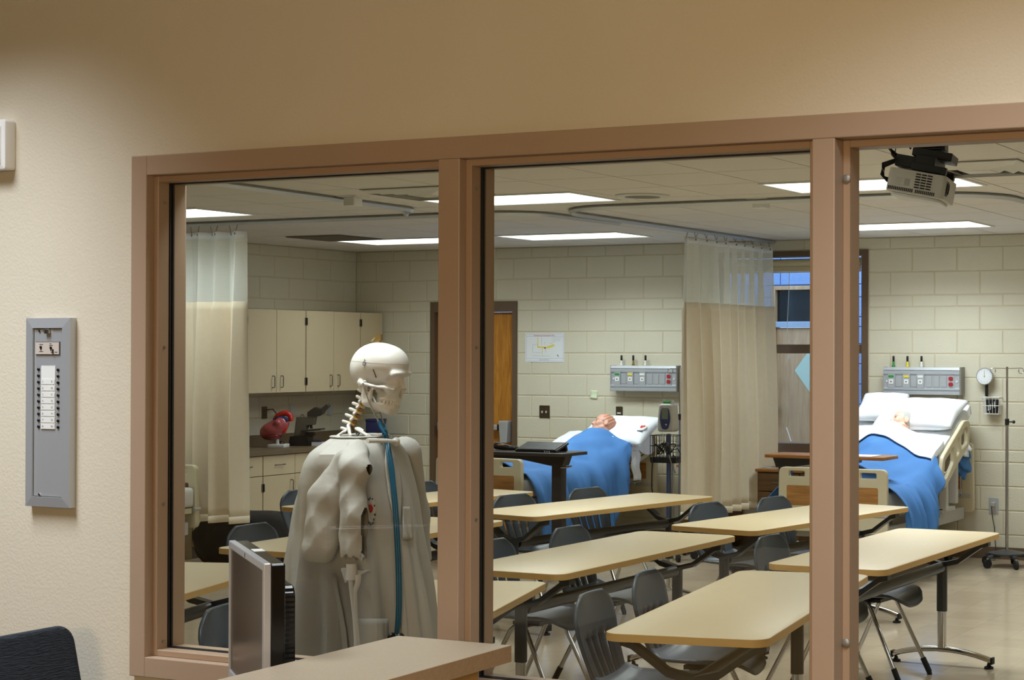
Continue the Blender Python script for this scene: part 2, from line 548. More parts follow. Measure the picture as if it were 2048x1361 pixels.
WX0, WX1, WZ0, WZ1 = -6.95, -5.47, .84, 2.64          # far window
DX0, DX1, DZ1 = -10.09, -9.085, 2.228                 # far door
ph = at(1824.5, 540, Y=YB).x
block_wall('wall_back', lambda u, z, d: (u, YB + d, z), XL, XR, ph,
           [(WX0, WX1, WZ0, WZ1), (DX0, DX1, 0, DZ1)],
           [(XL - .2, DX0, 0, 2.8), (DX0, DX1, DZ1, 2.8), (DX1, WX0, 0, 2.8), (WX0, WX1, 0, WZ0), (WX0, WX1, WZ1, 2.8), (WX1, XR + .2, 0, 2.8)])
block_wall('wall_left', lambda u, z, d: (XL - d, u, z), YF1, YB, .1, [], [(YF0, YB + .2, 0, 2.8)])
mb = MB(); mb.box(XR, XR + .2, YF1, YB + .2, 0, 2.8); struct(mb.build('wall_right', 'block_paint', smooth=False))

# suspended ceiling: tiles with narrow tegular gaps over a grid plane
GX, GY, TX, TY = -4.9, 8.5, .6145, .643
mb = MB()
mb.box(XL - .2, XR + .2, YF0, YB + .2, HC + .022, HC + .1, 1)
i0, i1 = math.floor((XL - GX) / TX), math.ceil((XR - GX) / TX)
j0, j1 = math.floor((YF1 - GY) / TY), math.ceil((YB - GY) / TY)
for i in range(i0, i1):
    for j in range(j0, j1):
        x0, x1 = max(GX + i * TX, XL) + .005, min(GX + (i + 1) * TX, XR) - .005
        y0, y1 = max(GY + j * TY, YF1) + .005, min(GY + (j + 1) * TY, YB) - .005
        if x1 - x0 > .02 and y1 - y0 > .02: mb.box(x0, x1, y0, y1, HC, HC + .021, 0)
struct(mb.build('ceiling', ['ceiling_tile', 'ceiling_grid'], smooth=False))

# vinyl cove base
mb = MB(); mb.box(DX1 + .02, XR, YB - .012, YB + .002, 0, .1); struct(mb.build('baseboard_back', 'steel_brown', smooth=False))
mb = MB(); mb.box(XL - .002, XL + .012, YF1, 9.5, 0, .1); struct(mb.build('baseboard_left', 'steel_brown', smooth=False))

# ---- window wall frame: jamb, two mullions, head, sill
FY0, FY1 = 3.28, 3.42
JL = (-3.306, -3.255); M1 = (-2.361, -2.302); M2 = (-1.417, -1.366); JR = (-.45, -.40)
HZ0, HZ1, SZ0, SZ1 = 2.187, 2.238, .915, .966
win = bpy.data.objects.new('window_1', None); COL.objects.link(win); struct(win)
mb = MB()
mb.box(JL[0], JL[1], FY0, FY1, SZ0, HZ1)
mb.box(JL[1], JR[1], FY0, FY1, HZ0, HZ1)
mb.box(M1[0], M1[1], FY0, FY1, SZ1, HZ0)
mb.box(M2[0], M2[1], FY0, FY1, 0, HZ0)
mb.box(JL[1], M2[0], FY0, FY1, SZ0, SZ1)
mb.build('window_frame', 'frame_brown', win, smooth=False, bevel=.0022, seg=2)
for a, b in ((JL[1], M1[0]), (M1[1], M2[0])):
    m = MB(); g = MB()
    for y0, y1, t in ((3.305, 3.343, .016), (3.359, 3.40, .016)):
        m.box(a, a + t, y0, y1, SZ1, HZ0); m.box(b - t, b, y0, y1, SZ1, HZ0)
        m.box(a + t, b - t, y0, y1, HZ0 - t, HZ0); m.box(a + t, b - t, y0, y1, SZ1, SZ1 + t)
    m.build('glass_stop', 'stop_brown', win, smooth=False, bevel=.0015, seg=1)
    for y0, y1 in ((3.343, 3.348), (3.354, 3.359)):
        t = .018
        g.box(a, a + t, y0, y1, SZ1, HZ0); g.box(b - t, b, y0, y1, SZ1, HZ0); g.box(a + t, b - t, y0, y1, HZ0 - t, HZ0); g.box(a + t, b - t, y0, y1, SZ1, SZ1 + t)
    g.build('gasket', 'gasket', win, smooth=False)
    p = MB(); p.box(a + .003, b - .003, 3.348, 3.354, SZ1 + .003, HZ0 - .003); p.build('pane', 'pane_glass', win, smooth=False)
    for z in (1.0, 1.35, 1.75, 2.12):
        s = MB(); s.cyl((a + .016, 3.326, z), (a + .018, 3.326, z), .0035, 10); s.build('stop_screw', 'brushed_steel', win)
mb = MB(); mb.box(JL[1], M2[0], FY1, 3.482, .935, .962); struct(mb.build('trim_1', 'offwhite_plastic', smooth=False, bevel=.003))
door1 = bpy.data.objects.new('door_1', None); COL.objects.link(door1); struct(door1)
mb = MB(); mb.box(JR[0], JR[1], FY0, FY1, 0, HZ0); mb.build('door_frame', 'frame_brown', door1, smooth=False, bevel=.002)
mb = MB(); t = .016
mb.box(M2[1], M2[1] + t, 3.325, 3.38, 0, HZ0); mb.box(JR[0] - t, JR[0], 3.325, 3.38, 0, HZ0); mb.box(M2[1] + t, JR[0] - t, 3.325, 3.38, HZ0 - t, HZ0)
mb.build('door_stop', 'stop_brown', door1, smooth=False, bevel=.0015, seg=1)
for py in (356, 1290):
    z = at(1692, py, X=M2[1] + t).z
    s = MB(); s.lathe([(.004, 0), (.0095, 0), (.0095, .003), (.006, .0055), (.002, .006)], 20, xf=Matrix.Translation((M2[1] + t * .55, 3.325, z)) @ Matrix.Rotation(PI / 2, 4, 'X'))
    s.build('door_silencer', 'metal_grey', door1)

# ---- far door with exit bar
d2 = bpy.data.objects.new('door_2', None); COL.objects.link(d2); struct(d2)
mb = MB()
mb.box(DX0, DX0 + .051, YB - .012, YB + .13, 0, DZ1); mb.box(DX1 - .051, DX1, YB - .012, YB + .13, 0, DZ1); mb.box(DX0 + .051, DX1 - .051, YB - .012, YB + .13, DZ1 - .102, DZ1)
mb.build('door_frame', 'steel_brown', d2, smooth=False, bevel=.002)
mb = MB(); mb.box(DX0 + .054, DX1 - .054, YB + .04, YB + .085, .008, DZ1 - .105); mb.build('door_leaf', 'door_oak', d2, smooth=False, bevel=.002)
mb = MB()
mb.box(DX0 + .12, DX1 - .2, YB - .03, YB + .03, .985, 1.035); mb.box(DX0 + .1, DX0 + .16, YB - .03, YB + .04, .97, 1.05)
mb.build('exit_bar', 'aluminium', d2, smooth=False, bevel=.008)
mb = MB(); mb.prism([(-.045, -.11), (.03, -.11), (.045, .1), (-.06, .1)], YB - .055, YB + .04, xf=Matrix(((1, 0, 0, DX1 - .115), (0, 0, 1, 0), (0, 1, 0, .975), (0, 0, 0, 1))))
mb.build('latch_case', 'aluminium', d2, smooth=False, bevel=.006)
mb = MB(); mb.box(DX1 - .205, DX1 - .175, YB - .035, YB + .03, .98, 1.04); mb.build('bar_end_cap', 'black_plastic', d2, smooth=False, bevel=.003)

# ---- far window and its roller shade
w2 = bpy.data.objects.new('window_2', None); COL.objects.link(w2); struct(w2)
mb = MB(); fw = .06
y0, y1 = YB - .012, YB + .14
mb.box(WX0, WX0 + fw, y0, y1, WZ0, WZ1); mb.box(WX1 - fw, WX1, y0, y1, WZ0, WZ1)
mb.box(WX0 + fw, WX1 - fw, y0, y1, WZ1 - .05, WZ1); mb.box(WX0 + fw, WX1 - fw, y0, y1, WZ0, WZ0 + .09)
mb.box(WX0 + fw, WX1 - fw, y0 + .03, y1, 1.73, 1.81)
mb.build('window_frame', 'steel_brown', w2, smooth=False, bevel=.002)
for z0, z1 in ((WZ0 + .09, 1.73), (1.81, WZ1 - .05)):
    mb = MB(); mb.box(WX0 + fw + .001, WX1 - fw - .001, YB + .07, YB + .076, z0 + .001, z1 - .001); mb.build('pane', 'outer_glass', w2, smooth=False)
mb = MB(); mb.box(WX0 - .03, WX1 + .03, YB - .05, YB + .02, WZ0 - .03, WZ0 + .005); mb.build('window_sill', 'steel_brown', w2, smooth=False, bevel=.004)
for px in (1545, 1573):
    p = at(px, 856, Y=YB - .02); q = at(px + 9, 884, Y=YB - .06)
    mb = MB(); mb.tube([p, p.lerp(q, .15), q], [.006, .0045, .006], 8); mb.build('window_crank', 'white_plastic', w2)
sh = thing('roller_shade', 'beige roller shade rolled up under the head of the far window', 'window shade', ((WX0 + WX1) / 2, YB + .01, WZ1 - .05))
mb = MB(); hw = (WX1 - WX0) / 2 - fw - .004
mb.tube([(-hw + .02, .02, -.05), (hw - .02, .02, -.05)], .034, 16); mb.build('roll', 'shade_beige', sh)
mb = MB(); mb.box(-hw + .025, hw - .025, .042, .046, -.125, -.05); mb.build('shade_cloth', 'shade_beige', sh, smooth=False)
mb = MB(); mb.box(-hw + .025, hw - .025, .036, .05, -.14, -.122); mb.build('hem_bar', 'white_plastic', sh, smooth=False, bevel=.002)
for sx in (-1, 1):
    mb = MB(); mb.box(sx * hw - (.004 if sx > 0 else 0), sx * hw + (.004 if sx < 0 else 0), -.01, .05, -.09, 0); mb.build('bracket', 'white_plastic', sh, smooth=False)
a = at(1573, 578, Y=YB) - sh.location; b = at(1575, 715, Y=YB) - sh.location; x0 = a.x
mb = MB(); mb.tube([(x0, .05, -.13), (x0 + .004, .03, -.35), (x0 - .006, .02, -.6), (x0 + .008, .02, b.z)], .0028, 6); mb.build('pull_cord', 'cord_white', sh)
mb = MB(); mb.lathe([(.003, .03), (.009, .015), (.008, -.015), (.004, -.02)], 12, xf=Matrix.Translation((x0 + .008, .02, b.z - .01))); mb.build('cord_weight', 'white_plastic', sh)

# ---- outside the far window: blue block wall of the next wing, with a door
YO = 16.0
mb = MB(); rows = [0, .2032, .4064, .6096, .8128, 1.016, 1.2192, 1.4224, 1.6256, 1.8288, 2.0, 2.10, 2.3, 2.43, 2.60, 2.68, 2.86, 3.06, 3.26, 3.46]
OD0, OD1, ODZ = -7.36, -6.42, 2.42
for r in range(len(rows) - 1):
    z0, z1 = rows[r], rows[r + 1]; u = -9.5 + (.2032 if r % 2 else 0)
    while u < -3:
        for a, b in ([(u, min(u + .4064, OD0)), (max(u, OD1), u + .4064)] if z0 < ODZ - .02 else [(u, u + .4064)]):
            if b - a > .02: mb.box(a + .005, b - .005, YO, YO + .02, z0 + .005, z1 - .005, 0)
        u += .4064
mb.box(-9.6, OD0, YO + .012, YO + .2, 0, 3.5, 1); mb.box(OD1, -2.6, YO + .012, YO + .2, 0, 3.5, 1); mb.box(OD0, OD1, YO + .012, YO + .2, ODZ, 3.5, 1)
struct(mb.build('wall_outside', ['blue_block', 'blue_joint'], smooth=False))
mb = MB(); mb.box(-14, 0, YB + .2, 18, -.3, -.1); struct(mb.build('ground_outside', 'carpet', smooth=False))
d3 = bpy.data.objects.new('door_3', None); COL.objects.link(d3); struct(d3)
mb = MB(); mb.box(OD0, OD0 + .04, YO - .01, YO + .12, -.1, ODZ); mb.box(OD1 - .04, OD1, YO - .01, YO + .12, -.1, ODZ); mb.box(OD0 + .04, OD1 - .04, YO - .01, YO + .12, ODZ - .04, ODZ)
mb.build('door_frame', 'outer_door', d3, smooth=False, bevel=.003)
mb = MB(); mb.box(OD0 + .04, OD1 - .04, YO + .0, YO + .1, 1.995, 2.055); mb.build('transom_bar', 'aluminium', d3, smooth=False, bevel=.003)
mb = MB(); mb.box(OD0 + .04, OD1 - .04, YO + .05, YO + .06, 2.055, ODZ - .04); mb.build('transom_pane', 'dark_lite', d3, smooth=False)
mb = MB(); mb.box(OD0 + .043, OD1 - .043, YO + .03, YO + .075, -.1, 1.992); mb.build('door_leaf', 'outer_door', d3, smooth=False)
k = at(1553, 818, Y=YO + .0)
mb = MB(); mb.lathe([(.012, 0), (.012, .03), (.034, .045), (.036, .065), (.022, .08)], 20, xf=Matrix.Translation((k.x, YO + .03, k.z)) @ Matrix.Rotation(PI / 2, 4, 'X')); mb.build('door_knob', 'chrome', d3)
sg = at(1612, 742, Y=YO + .02)
mb = MB(); mb.prism([(-.17, 0), (0, -.22), (.17, 0), (0, .22)], 0, .004, xf=Matrix.Translation((sg.x + .04, YO + .03, sg.z)) @ Matrix.Rotation(PI / 2, 4, 'X'))
tag(mb.build('door_sign', 'sticky', smooth=False), 'pale green diamond-shaped sign on the wooden door outside the far window', 'sign')

# ---- lamps, diffusers and other things in the ceiling
lamp_mat('diffuser_lit', (.93, 1.0, .97), 3.2)
TROFFERS = []


def troffer(x0, x1, y0, y1, label, power, group=None):
    t = thing('ceiling_light', label, 'ceiling light', ((x0 + x1) / 2, (y0 + y1) / 2, HC), 0, group)
    w, d = (x1 - x0) / 2, (y1 - y0) / 2
    m = MB(); o = [(-w, -d), (w, -d), (w, d), (-w, d)]; i = [(-w + .022, -d + .022), (w - .022, -d + .022), (w - .022, d - .022), (-w + .022, d - .022)]
    frame_poly(m, o, i, -.009, .0); m.build('light_frame', 'white_plastic', t, smooth=False)
    m = MB(); m.box(-w + .021, w - .021, -d + .021, d - .021, -.005, -.001); m.build('diffuser', 'diffuser_lit', t, smooth=False)
    l = bpy.data.lights.new('troffer_lamp', 'AREA'); l.shape = 'RECTANGLE'; l.size = 2 * w - .08; l.size_y = 2 * d - .08
    l.energy = power; l.color = (.87, .98, 1.04); l.spread = math.radians(142)
    lo = bpy.data.objects.new('troffer_lamp', l); COL.objects.link(lo); lo.location = ((x0 + x1) / 2, (y0 + y1) / 2, HC - .012)
    return t


TW, TD = 1.22, .625
R2, R1 = 12.37, 9.165
PW = 34
troffer(-5.60 - TW, -5.60, R1, R1 + TD, 'lit ceiling light cut by the mullion between the two window panes, near row', PW * .85)
troffer(-4.31, -4.31 + TW, R1, R1 + TD, 'lit ceiling light behind the ceiling projector, near row', PW)
troffer(-8.64 - TW, -8.64, R1, R1 + TD, 'lit ceiling light at the left edge of the first pane above the mesh-topped curtain', PW * .38)
troffer(-10.05, -10.05 + TW, R2, R2 + TD, 'lit ceiling light beside the dark return grille near the far left corner', PW * .36)
troffer(-8.33, -8.33 + TW, R2, R2 + TD, 'lit ceiling light in front of the far wall above the evacuation poster', PW)
troffer(-4.04 - TW, -4.04, R2, R2 + TD, 'lit ceiling light in front of the far wall over the bed by the window', PW * .98)


def vent(cx, cy, label):
    t = thing('ceiling_vent', label, 'air vent', (cx, cy, HC), 0, None)
    m = MB(); s = .30
    m.box(-s, s, -s, s, -.004, -.001); m.build('backing', 'grille_grey', t, smooth=False)
    for k, q in enumerate((.295, .235, .175, .115)):
        m = MB(); sq = lambda h: [(-h, -h), (h, -h), (h, h), (-h, h)]
        b = len(m.v); o, i = sq(q), sq(q - .03)
        vs = [(x, y, -.004) for x, y in o] + [(x, y, -.026) for x, y in i] + [(x, y, -.008) for x, y in o] + [(x, y, -.029) for x, y in i]
        m.add(vs, [(k_, (k_ + 1) % 4, 4 + (k_ + 1) % 4, 4 + k_) for k_ in range(4)] + [(8 + (k_ + 1) % 4, 8 + k_, 12 + k_, 12 + (k_ + 1) % 4) for k_ in range(4)] + [(4 + k_, 4 + (k_ + 1) % 4, 12 + (k_ + 1) % 4, 12 + k_) for k_ in range(4)])
        m.build('louvre', 'white_plastic', t, smooth=False)
    m = MB(); m.box(-.08, .08, -.08, .08, -.03, -.024); m.build('centre_plate', 'offwhite_plastic', t, smooth=False, bevel=.003)
    return t


vent(-2.83, 8.83, 'square louvred ceiling vent to the right of the projector')
vent(-6.43, 8.83, 'square louvred ceiling vent half hidden by the middle mullion')
t = thing('return_grille', 'dark square return grille in the ceiling near the far left corner', 'air vent', (-9.78, 12.06, HC))
mb = MB(); mb.box(-.30, .30, -.30, .30, -.004, -.001); mb.build('backing', 'grille_grey', t, smooth=False)
mb = MB()
for k in range(24): mb.box(-.29, .29, -.29 + k * .0245, -.278 + k * .0245, -.012, -.004)
mb.build('slats', 'grille_grey', t, smooth=False)
p = at(1285, 391, Z=HC)
t = thing('ceiling_speaker', 'round white speaker flush in the ceiling beyond the middle pane', 'speaker', (p.x, p.y, HC))
mb = MB(); mb.lathe([(.175, 0), (.175, -.006), (.165, -.012), (.15, -.012)], 40); mb.build('speaker_ring', 'offwhite_plastic', t)
mb = MB(); mb.lathe([(.15, -.002), (.15, -.01), (.08, -.014), (.01, -.015)], 40); mb.build('speaker_grille', 'grille_grey', t)
for (px, py, lab) in ((706, 393, 'small white box hanging from the ceiling beside the left curtain track'), (1522, 398, 'small white box hanging from the ceiling behind the front of the middle curtain track')):
    p = at(px, py, Z=HC)
    t = thing('ceiling_sensor', lab, 'sensor', (p.x, p.y, HC))
    mb = MB(); mb.box(-.075, .075, -.075, .075, -.006, 0); mb.build('mounting_plate', 'white_plastic', t, smooth=False, bevel=.002)
    mb = MB(); mb.prism(rrect(.09, .09, .012), -.062, -.006); mb.build('housing', 'white_plastic', t, smooth=False, bevel=.004)


def track(name, pts, label):
    t = MB(); pts = [Vector((x, y, HC - .018)) for x, y in pts]
    t.tube(pts, .019, 4, ref=(0, 0, 1))
    return tag(t.build(name, 'aluminium', smooth=False), label, 'curtain track')


def arc(cx, cy, r, a0, a1, n=8): return [(cx + r * math.cos(math.radians(a0 + (a1 - a0) * k / n)), cy + r * math.sin(math.radians(a0 + (a1 - a0) * k / n))) for k in range(n + 1)]


XC, YC = -6.37, 10.07
track('curtain_track', [(XC, YB - .01), (XC, 11.5)] + arc(XC + .5, YC + .5, .5, 180, 270) + arc(-3.65, YC + .5, .5, 270, 360) + [(-3.15, YB - .01)],
      'grey ceiling curtain track looping around the bed by the window')
track('curtain_track', [(-10.98, 10.2), (XC - .9, 10.2)] + arc(XC - .55, 10.55, .35, 270, 350, 6) + [(XC - .18, 11.0), (XC - .16, 11.4)],
      'grey ceiling curtain track running across in front of the far left bed')
track('curtain_track', [(-7.02, 5.2), (-7.20, 9.55)] + arc(-7.45, 9.62, .25, 0, 70, 5) + [(-7.55, 10.1)],
      'grey ceiling curtain track running towards the far wall above the skeleton')
# ================================================================== training tables and chairs
TL, TWID, TH = 1.83, .61, .737


def make_table(label):
    t = thing('training_table', label, 'table', (0, 0, 0), 0, 'training tables')
    m = MB(); m.prism(rrect(TWID - .004, TL - .004, .062, 8), TH - .030, TH); m.build('tabletop', 'laminate_maple', t, bevel=.0025, seg=2)
    m = MB(); frame_poly(m, rrect(TWID, TL, .064, 8), rrect(TWID - .0042, TL - .0042, .0621, 8), TH - .029, TH - .0015); m.build('edge_band', 'edge_maple', t)
    m = MB(); m.tube([(0, -.74, .545), (0, .74, .545)], .03, 14); m.build('beam', 'dark_steel', t)
    for sy in (-1, 1):
        y = sy * .775
        m = MB()
        pts = [(-.275, 0, TH - .034), (-.235, 0, TH - .045), (-.17, 0, TH - .09), (-.10, 0, TH - .14), (0, 0, TH - .165), (.10, 0, TH - .14), (.17, 0, TH - .09), (.235, 0, TH - .045), (.275, 0, TH - .034)]
        for i in range(len(pts) - 1):
            (xa, _, za), (xb, _, zb) = pts[i], pts[i + 1]
            m.add([(xa, y - .024, za), (xb, y - .024, zb), (xb, y + .024, zb), (xa, y + .024, za), (xa, y - .024, za - .028), (xb, y - .024, zb - .028), (xb, y + .024, zb - .028), (xa, y + .024, za - .028)],
                  [(0, 1, 2, 3), (7, 6, 5, 4), (0, 4, 5, 1), (3, 2, 6, 7)] + ([(0, 3, 7, 4)] if i == 0 else []) + ([(1, 5, 6, 2)] if i == len(pts) - 2 else []))
        m.build('support_arm', 'dark_steel', t)
        m = MB(); m.prism(rrect(.058, .044, .018, 5, 0, y), .30, TH - .175); m.build('post', 'dark_steel', t)
        m = MB(); m.prism(rrect(.05, .036, .016, 5, 0, y), .075, .301); m.build('lower_post', 'chrome', t)
        m = MB(); rows = []
        for k in range(13):
            x = -.29 + .58 * k / 12; z = .088 - .045 * (x / .29) ** 2; h = .017
            rows.append([(x, y + .022 * math.cos(a), z + h * math.sin(a)) for a in [2 * PI * q / 10 for q in range(10)]])
        m.grid(rows, closed=True); m.f += [tuple(range(10)), tuple(range(120, 130))[::-1]]; m.mi += [0, 0]
        f = m.build('foot', 'chrome', t)
        for sx in (-1, 1):
            m = MB(); m.box(sx * .292 - .006, sx * .292 + .006, y - .023, y + .023, .026, .062); m.lathe([(.026, 0), (.026, .01), (.012, .016), (.009, .03)], 14, xf=Matrix.Translation((sx * .272, y, 0)))
            m.build('glide', 'black_rubber', f)
    return t


TABLES = []


def ax(deg): a = math.radians(deg); return Vector((math.cos(a), math.sin(a), 0)), Vector((-math.sin(a), math.cos(a), 0))


def from_fr(x, y, d): ex, ey = ax(d); return Vector((x, y, 0)) - ex * TWID / 2 - ey * TL / 2


def from_nl(x, y, d): ex, ey = ax(d); return Vector((x, y, 0)) + ex * TWID / 2 + ey * TL / 2


tspec = [
    (from_nl(-3.107, 5.30, 10), 10, 'maple training table nearest the camera, cut by the doorway mullion'),
    (from_nl(-3.425, 7.366, 0), 0, 'maple training table seen through the doorway with its chrome foot standing on open floor'),
    (from_fr(-4.075, 8.43, 0), 0, 'maple training table in the middle of the middle pane, between two rows of dark chairs'),
    (from_fr(-5.313, 10.636, -10.5), -10.5, 'maple training table at the foot of the bed with the black overbed table'),
    (from_fr(-3.815, 10.475, -8.7), -8.7, 'maple training table in front of the centre curtain, passing behind the doorway mullion'),
    (from_fr(-5.69, 8.60, 2), 2, 'maple training table behind the lab coat, its pointed corner beside the computer monitor top'),
    (from_fr(-5.464, 6.395, 17), 17, 'maple training table at the lower left, mostly hidden behind the computer monitor'),
    (from_fr(-6.66, 10.45, -8.6), -8.6, 'maple training table farthest back, in front of the base cabinets behind the lab coat'),
    (from_fr(-4.01, 6.39, 18), 18, 'maple training table beside the counter corner, cut by the middle mullion'),
]
for i, (c, d, lab) in enumerate(tspec):
    if i == 0:
        t0 = make_table(lab); t0.location = c; t0.rotation_euler = (0, 0, math.radians(d))
    else: dup(t0, c, math.radians(d), lab)


def make_chair(label):
    t = thing('classroom_chair', label, 'chair', (0, 0, 0), 0, 'dark plastic classroom chairs')
    # seat shell
    rows = []
    for i in range(15):
        u = i / 14; x = -.205 + .425 * u
        hw = .205 + .02 * math.sin(PI * min(1, u * 1.1)) - (.10 * max(0, (u - .80) / .2) ** 2.2) - (.03 * max(0, (.15 - u) / .15) ** 2)
        r = []
        for k in range(13):
            v = -1 + 2 * k / 12
            z = .445 + .018 * abs(v) ** 2.5 - .012 * math.sin(PI * u) * (1 - v * v) - .055 * max(0, (u - .8) / .2) ** 2 + .035 * max(0, (.16 - u) / .16) ** 1.6
            r.append((x, hw * v, z))
        rows.append(r)
    m = MB(); m.grid(rows); m.build('seat', 'chair_plastic', t, solid=.014, off=-1)
    # back shell with four slots
    zs = [.455, .475, .50, .53, .56, .59, .62, .64, .665, .69, .72, .75, .77, .785, .795, .801]
    ys = [-1, -.92, -.78, -.59, -.44, -.25, -.10, .10, .25, .44, .59, .78, .92, 1]
    slots = {3, 5, 7, 9}
    vs = []; fs = []
    for z in zs:
        q = (z - .455) / .346
        hw = .165 + .042 * min(1, q / .6)
        e = max(0, (z - .70) / .101)
        hw *= (1 - min(1, e) ** 2.6 * .42)
        for y in ys:
            x = -.192 - .012 * math.sin(q * PI) - .085 * q - .028 * (1 - y * y) * q ** .6
            vs.append((x, hw * y, z))
    n = len(ys)
    for i in range(len(zs) - 1):
        for k in range(n - 1):
            if k in slots and 1 <= i <= 6: continue
            fs.append((i * n + k, i * n + k + 1, (i + 1) * n + k + 1, (i + 1) * n + k))
    m = MB(); m.add(vs, fs); m.build('backrest', 'chair_plastic', t, solid=.013, off=0)
    for sy in (-1, 1):
        for xa, xb, sp in ((.02, .225, .195), (-.03, -.245, .20)):
            pts = [(xa - .05 * (1 if xb > 0 else -1), sy * .12, .418), (xa, sy * .15, .416), (xa + .02 * (1 if xb > 0 else -1), sy * .165, .395), (xb, sy * sp, .012)]
            m = MB(); m.tube(pts, .0115, 10)
            l = m.build('leg', 'chrome', t)
            a, b = Vector(pts[2]), Vector(pts[3]); m = MB(); m.tube([a.lerp(b, .80), b], .0155, 10); m.lathe([(.014, 0), (.014, .01), (.008, .018)], 10, xf=Matrix.Translation((xb, sy * sp, 0))); m.build('leg_boot', 'black_rubber', l)
    m = MB(); m.tube([(.02, -.15, .416), (.02, .15, .416)], .011, 8); m.tube([(-.03, -.15, .416), (-.03, .15, .416)], .011, 8); m.box(-.08, .07, -.10, .10, .412, .43)
    m.build('under_frame', 'dark_steel', t, smooth=False)
    return t


cspec = [
    ((-3.432, 5.769), 10, 'dark grey plastic chair nearest the camera, its slotted back against the nearest table'),
    ((-3.547, 6.418), 10, 'dark grey plastic chair tucked under the nearest table, behind the front one'),
    ((-4.84, 7.16), 0, 'dark grey plastic chair half hidden by the middle mullion, at the middle table'),
    ((-4.832, 7.886), 0, 'dark grey chair at the far half of the middle table in the middle pane'),
    ((-6.255, 9.52), -10.5, 'dark grey plastic chair at the bed-side table, next to the middle mullion'),
    ((-6.097, 10.192), -10.5, 'dark grey plastic chair directly in front of the hanging blue blanket'),
    ((-4.821, 9.505), -8.7, 'dark grey plastic chair in front of the foot of the centre curtain'),
    ((-4.635, 10.082), -8.7, 'dark grey plastic chair in front of the bed footboard by the doorway mullion'),
    ((-3.67, 7.94), 0, 'dark grey plastic chair left of the doorway mullion at the table crossing it'),
    ((-3.61, 8.60), -4, 'dark plastic chair seen through the doorway, only its seat and chrome legs showing'),
    ((-4.474, 4.877), 18, 'dark grey plastic chair at the lower left, beside the silver edge of the monitor'),
    ((-6.454, 7.262), 2, 'dark grey plastic chair rising behind the top of the computer monitor'),
    ((-6.50, 8.06), 2, 'dark grey plastic chair behind the lab coat, only its chrome legs showing'),
    ((-7.764, 9.248), -8.6, 'dark plastic chair peeping out left of the lab coat before the base cabinets'),
    ((-7.458, 10.14), -8.6, 'dark plastic chair right of the lab coat, below the block wall corner'),
]
for i, ((x, y), d, lab) in enumerate(cspec):
    ex, ey = ax(d); p = Vector((x, y, 0)) + ex * .285
    if i == 0:
        c0 = make_chair(lab); c0.location = p; c0.rotation_euler = (0, 0, math.radians(d))
    else: dup(c0, p, math.radians(d), lab)

# ================================================================== things in the front room
FW = 3.295
# nurse call panel
a = at(53, 637, Y=FW - .02); b = at(139.5, 1017, Y=FW - .02)
pw, phh = b.x - a.x, a.z - b.z
t = thing('call_panel', 'tall grey metal call panel with twenty round lamps on the beige wall', 'wall panel', ((a.x + b.x) / 2, FW, b.z))
hx = pw / 2
XFR = Matrix(((1, 0, 0, 0), (0, 0, -1, 0), (0, 1, 0, 0), (0, 0, 0, 1)))      # prism plane (x, z), depth towards -Y
mb = MB(); bw = .026
o = [(-hx, 0), (hx, 0), (hx, phh), (-hx, phh)]; i_ = [(-hx + bw, bw), (hx - bw, bw), (hx - bw, phh - bw), (-hx + bw, phh - bw)]
vs = [(x, 0, z) for x, z in o] + [(x, -.021, z) for x, z in o] + [(x, -.024, z) for x, z in i_] + [(x, -.012, z) for x, z in i_]
fs = []
for k in range(4):
    j = (k + 1) % 4
    fs += [(k, j, 4 + j, 4 + k), (4 + k, 4 + j, 8 + j, 8 + k), (8 + k, 8 + j, 12 + j, 12 + k)]
mb.add(vs, fs); mb.build('panel_frame', 'aluminium', t, smooth=False)
mb = MB(); g = .0015; mb.box(-hx + bw + g, hx - bw - g, -.019, -.004, bw + g, phh - bw - g); mb.build('panel_face', 'aluminium', t, smooth=False, bevel=.001, seg=1)
L = lambda px, py, d=.0: at(px, py, Y=FW - .021 - d) - t.location
p0, p1 = L(72, 685), L(118.5, 709)
mb = MB(); mb.box(p0.x, p1.x, -.0225, -.018, p1.z, p0.z); k = mb.build('key_plate', 'panel_plate', t, smooth=False)
mb = MB(); mb.box(p0.x - .0015, p1.x + .0015, -.0205, -.018, p1.z - .0015, p0.z + .0015); mb.build('plate_border', 'ink_dark', k, smooth=False)
for px, py in ((83, 695), (103, 696)):
    q = L(px, py); mb = MB(); mb.lathe([(.0038, 0), (.0038, .002), (.002, .003)], 16, xf=Matrix.Translation((q.x, -.0225, q.z)) @ Matrix.Rotation(PI / 2, 4, 'X'))
    mb.box(q.x - .0012, q.x + .0012, -.024, -.0225, q.z - .008, q.z); mb.build('key_switch', 'black_plastic', k)
for px, py, w in ((83.5, 689.5, .013), (83.5, 703.5, .014), (102, 688, .007), (103, 691.2, .013), (113, 704.7, .010)):
    q = L(px, py); mb = MB(); mb.box(q.x - w / 2, q.x + w / 2, -.0228, -.0224, q.z - .0009, q.z + .0009); mb.build('lettering', 'ink_dark', k, smooth=False)
q = L(107.5, 702); mb = MB(); mb.box(q.x - .001, q.x + .001, -.026, -.0225, q.z - .004, q.z + .004); mb.box(q.x - .005, q.x + .002, -.026, -.0225, q.z - .0055, q.z - .0035); mb.build('small_key', 'black_plastic', k, smooth=False)
q0, q1 = L(82, 732), L(109.5, 859.5)
mb = MB(); mb.box(q0.x, q1.x, -.0205, -.018, q1.z, q0.z); st = mb.build('label_strip', 'label_white', t, smooth=False)
n = 10; dz = (q0.z - q1.z) / n
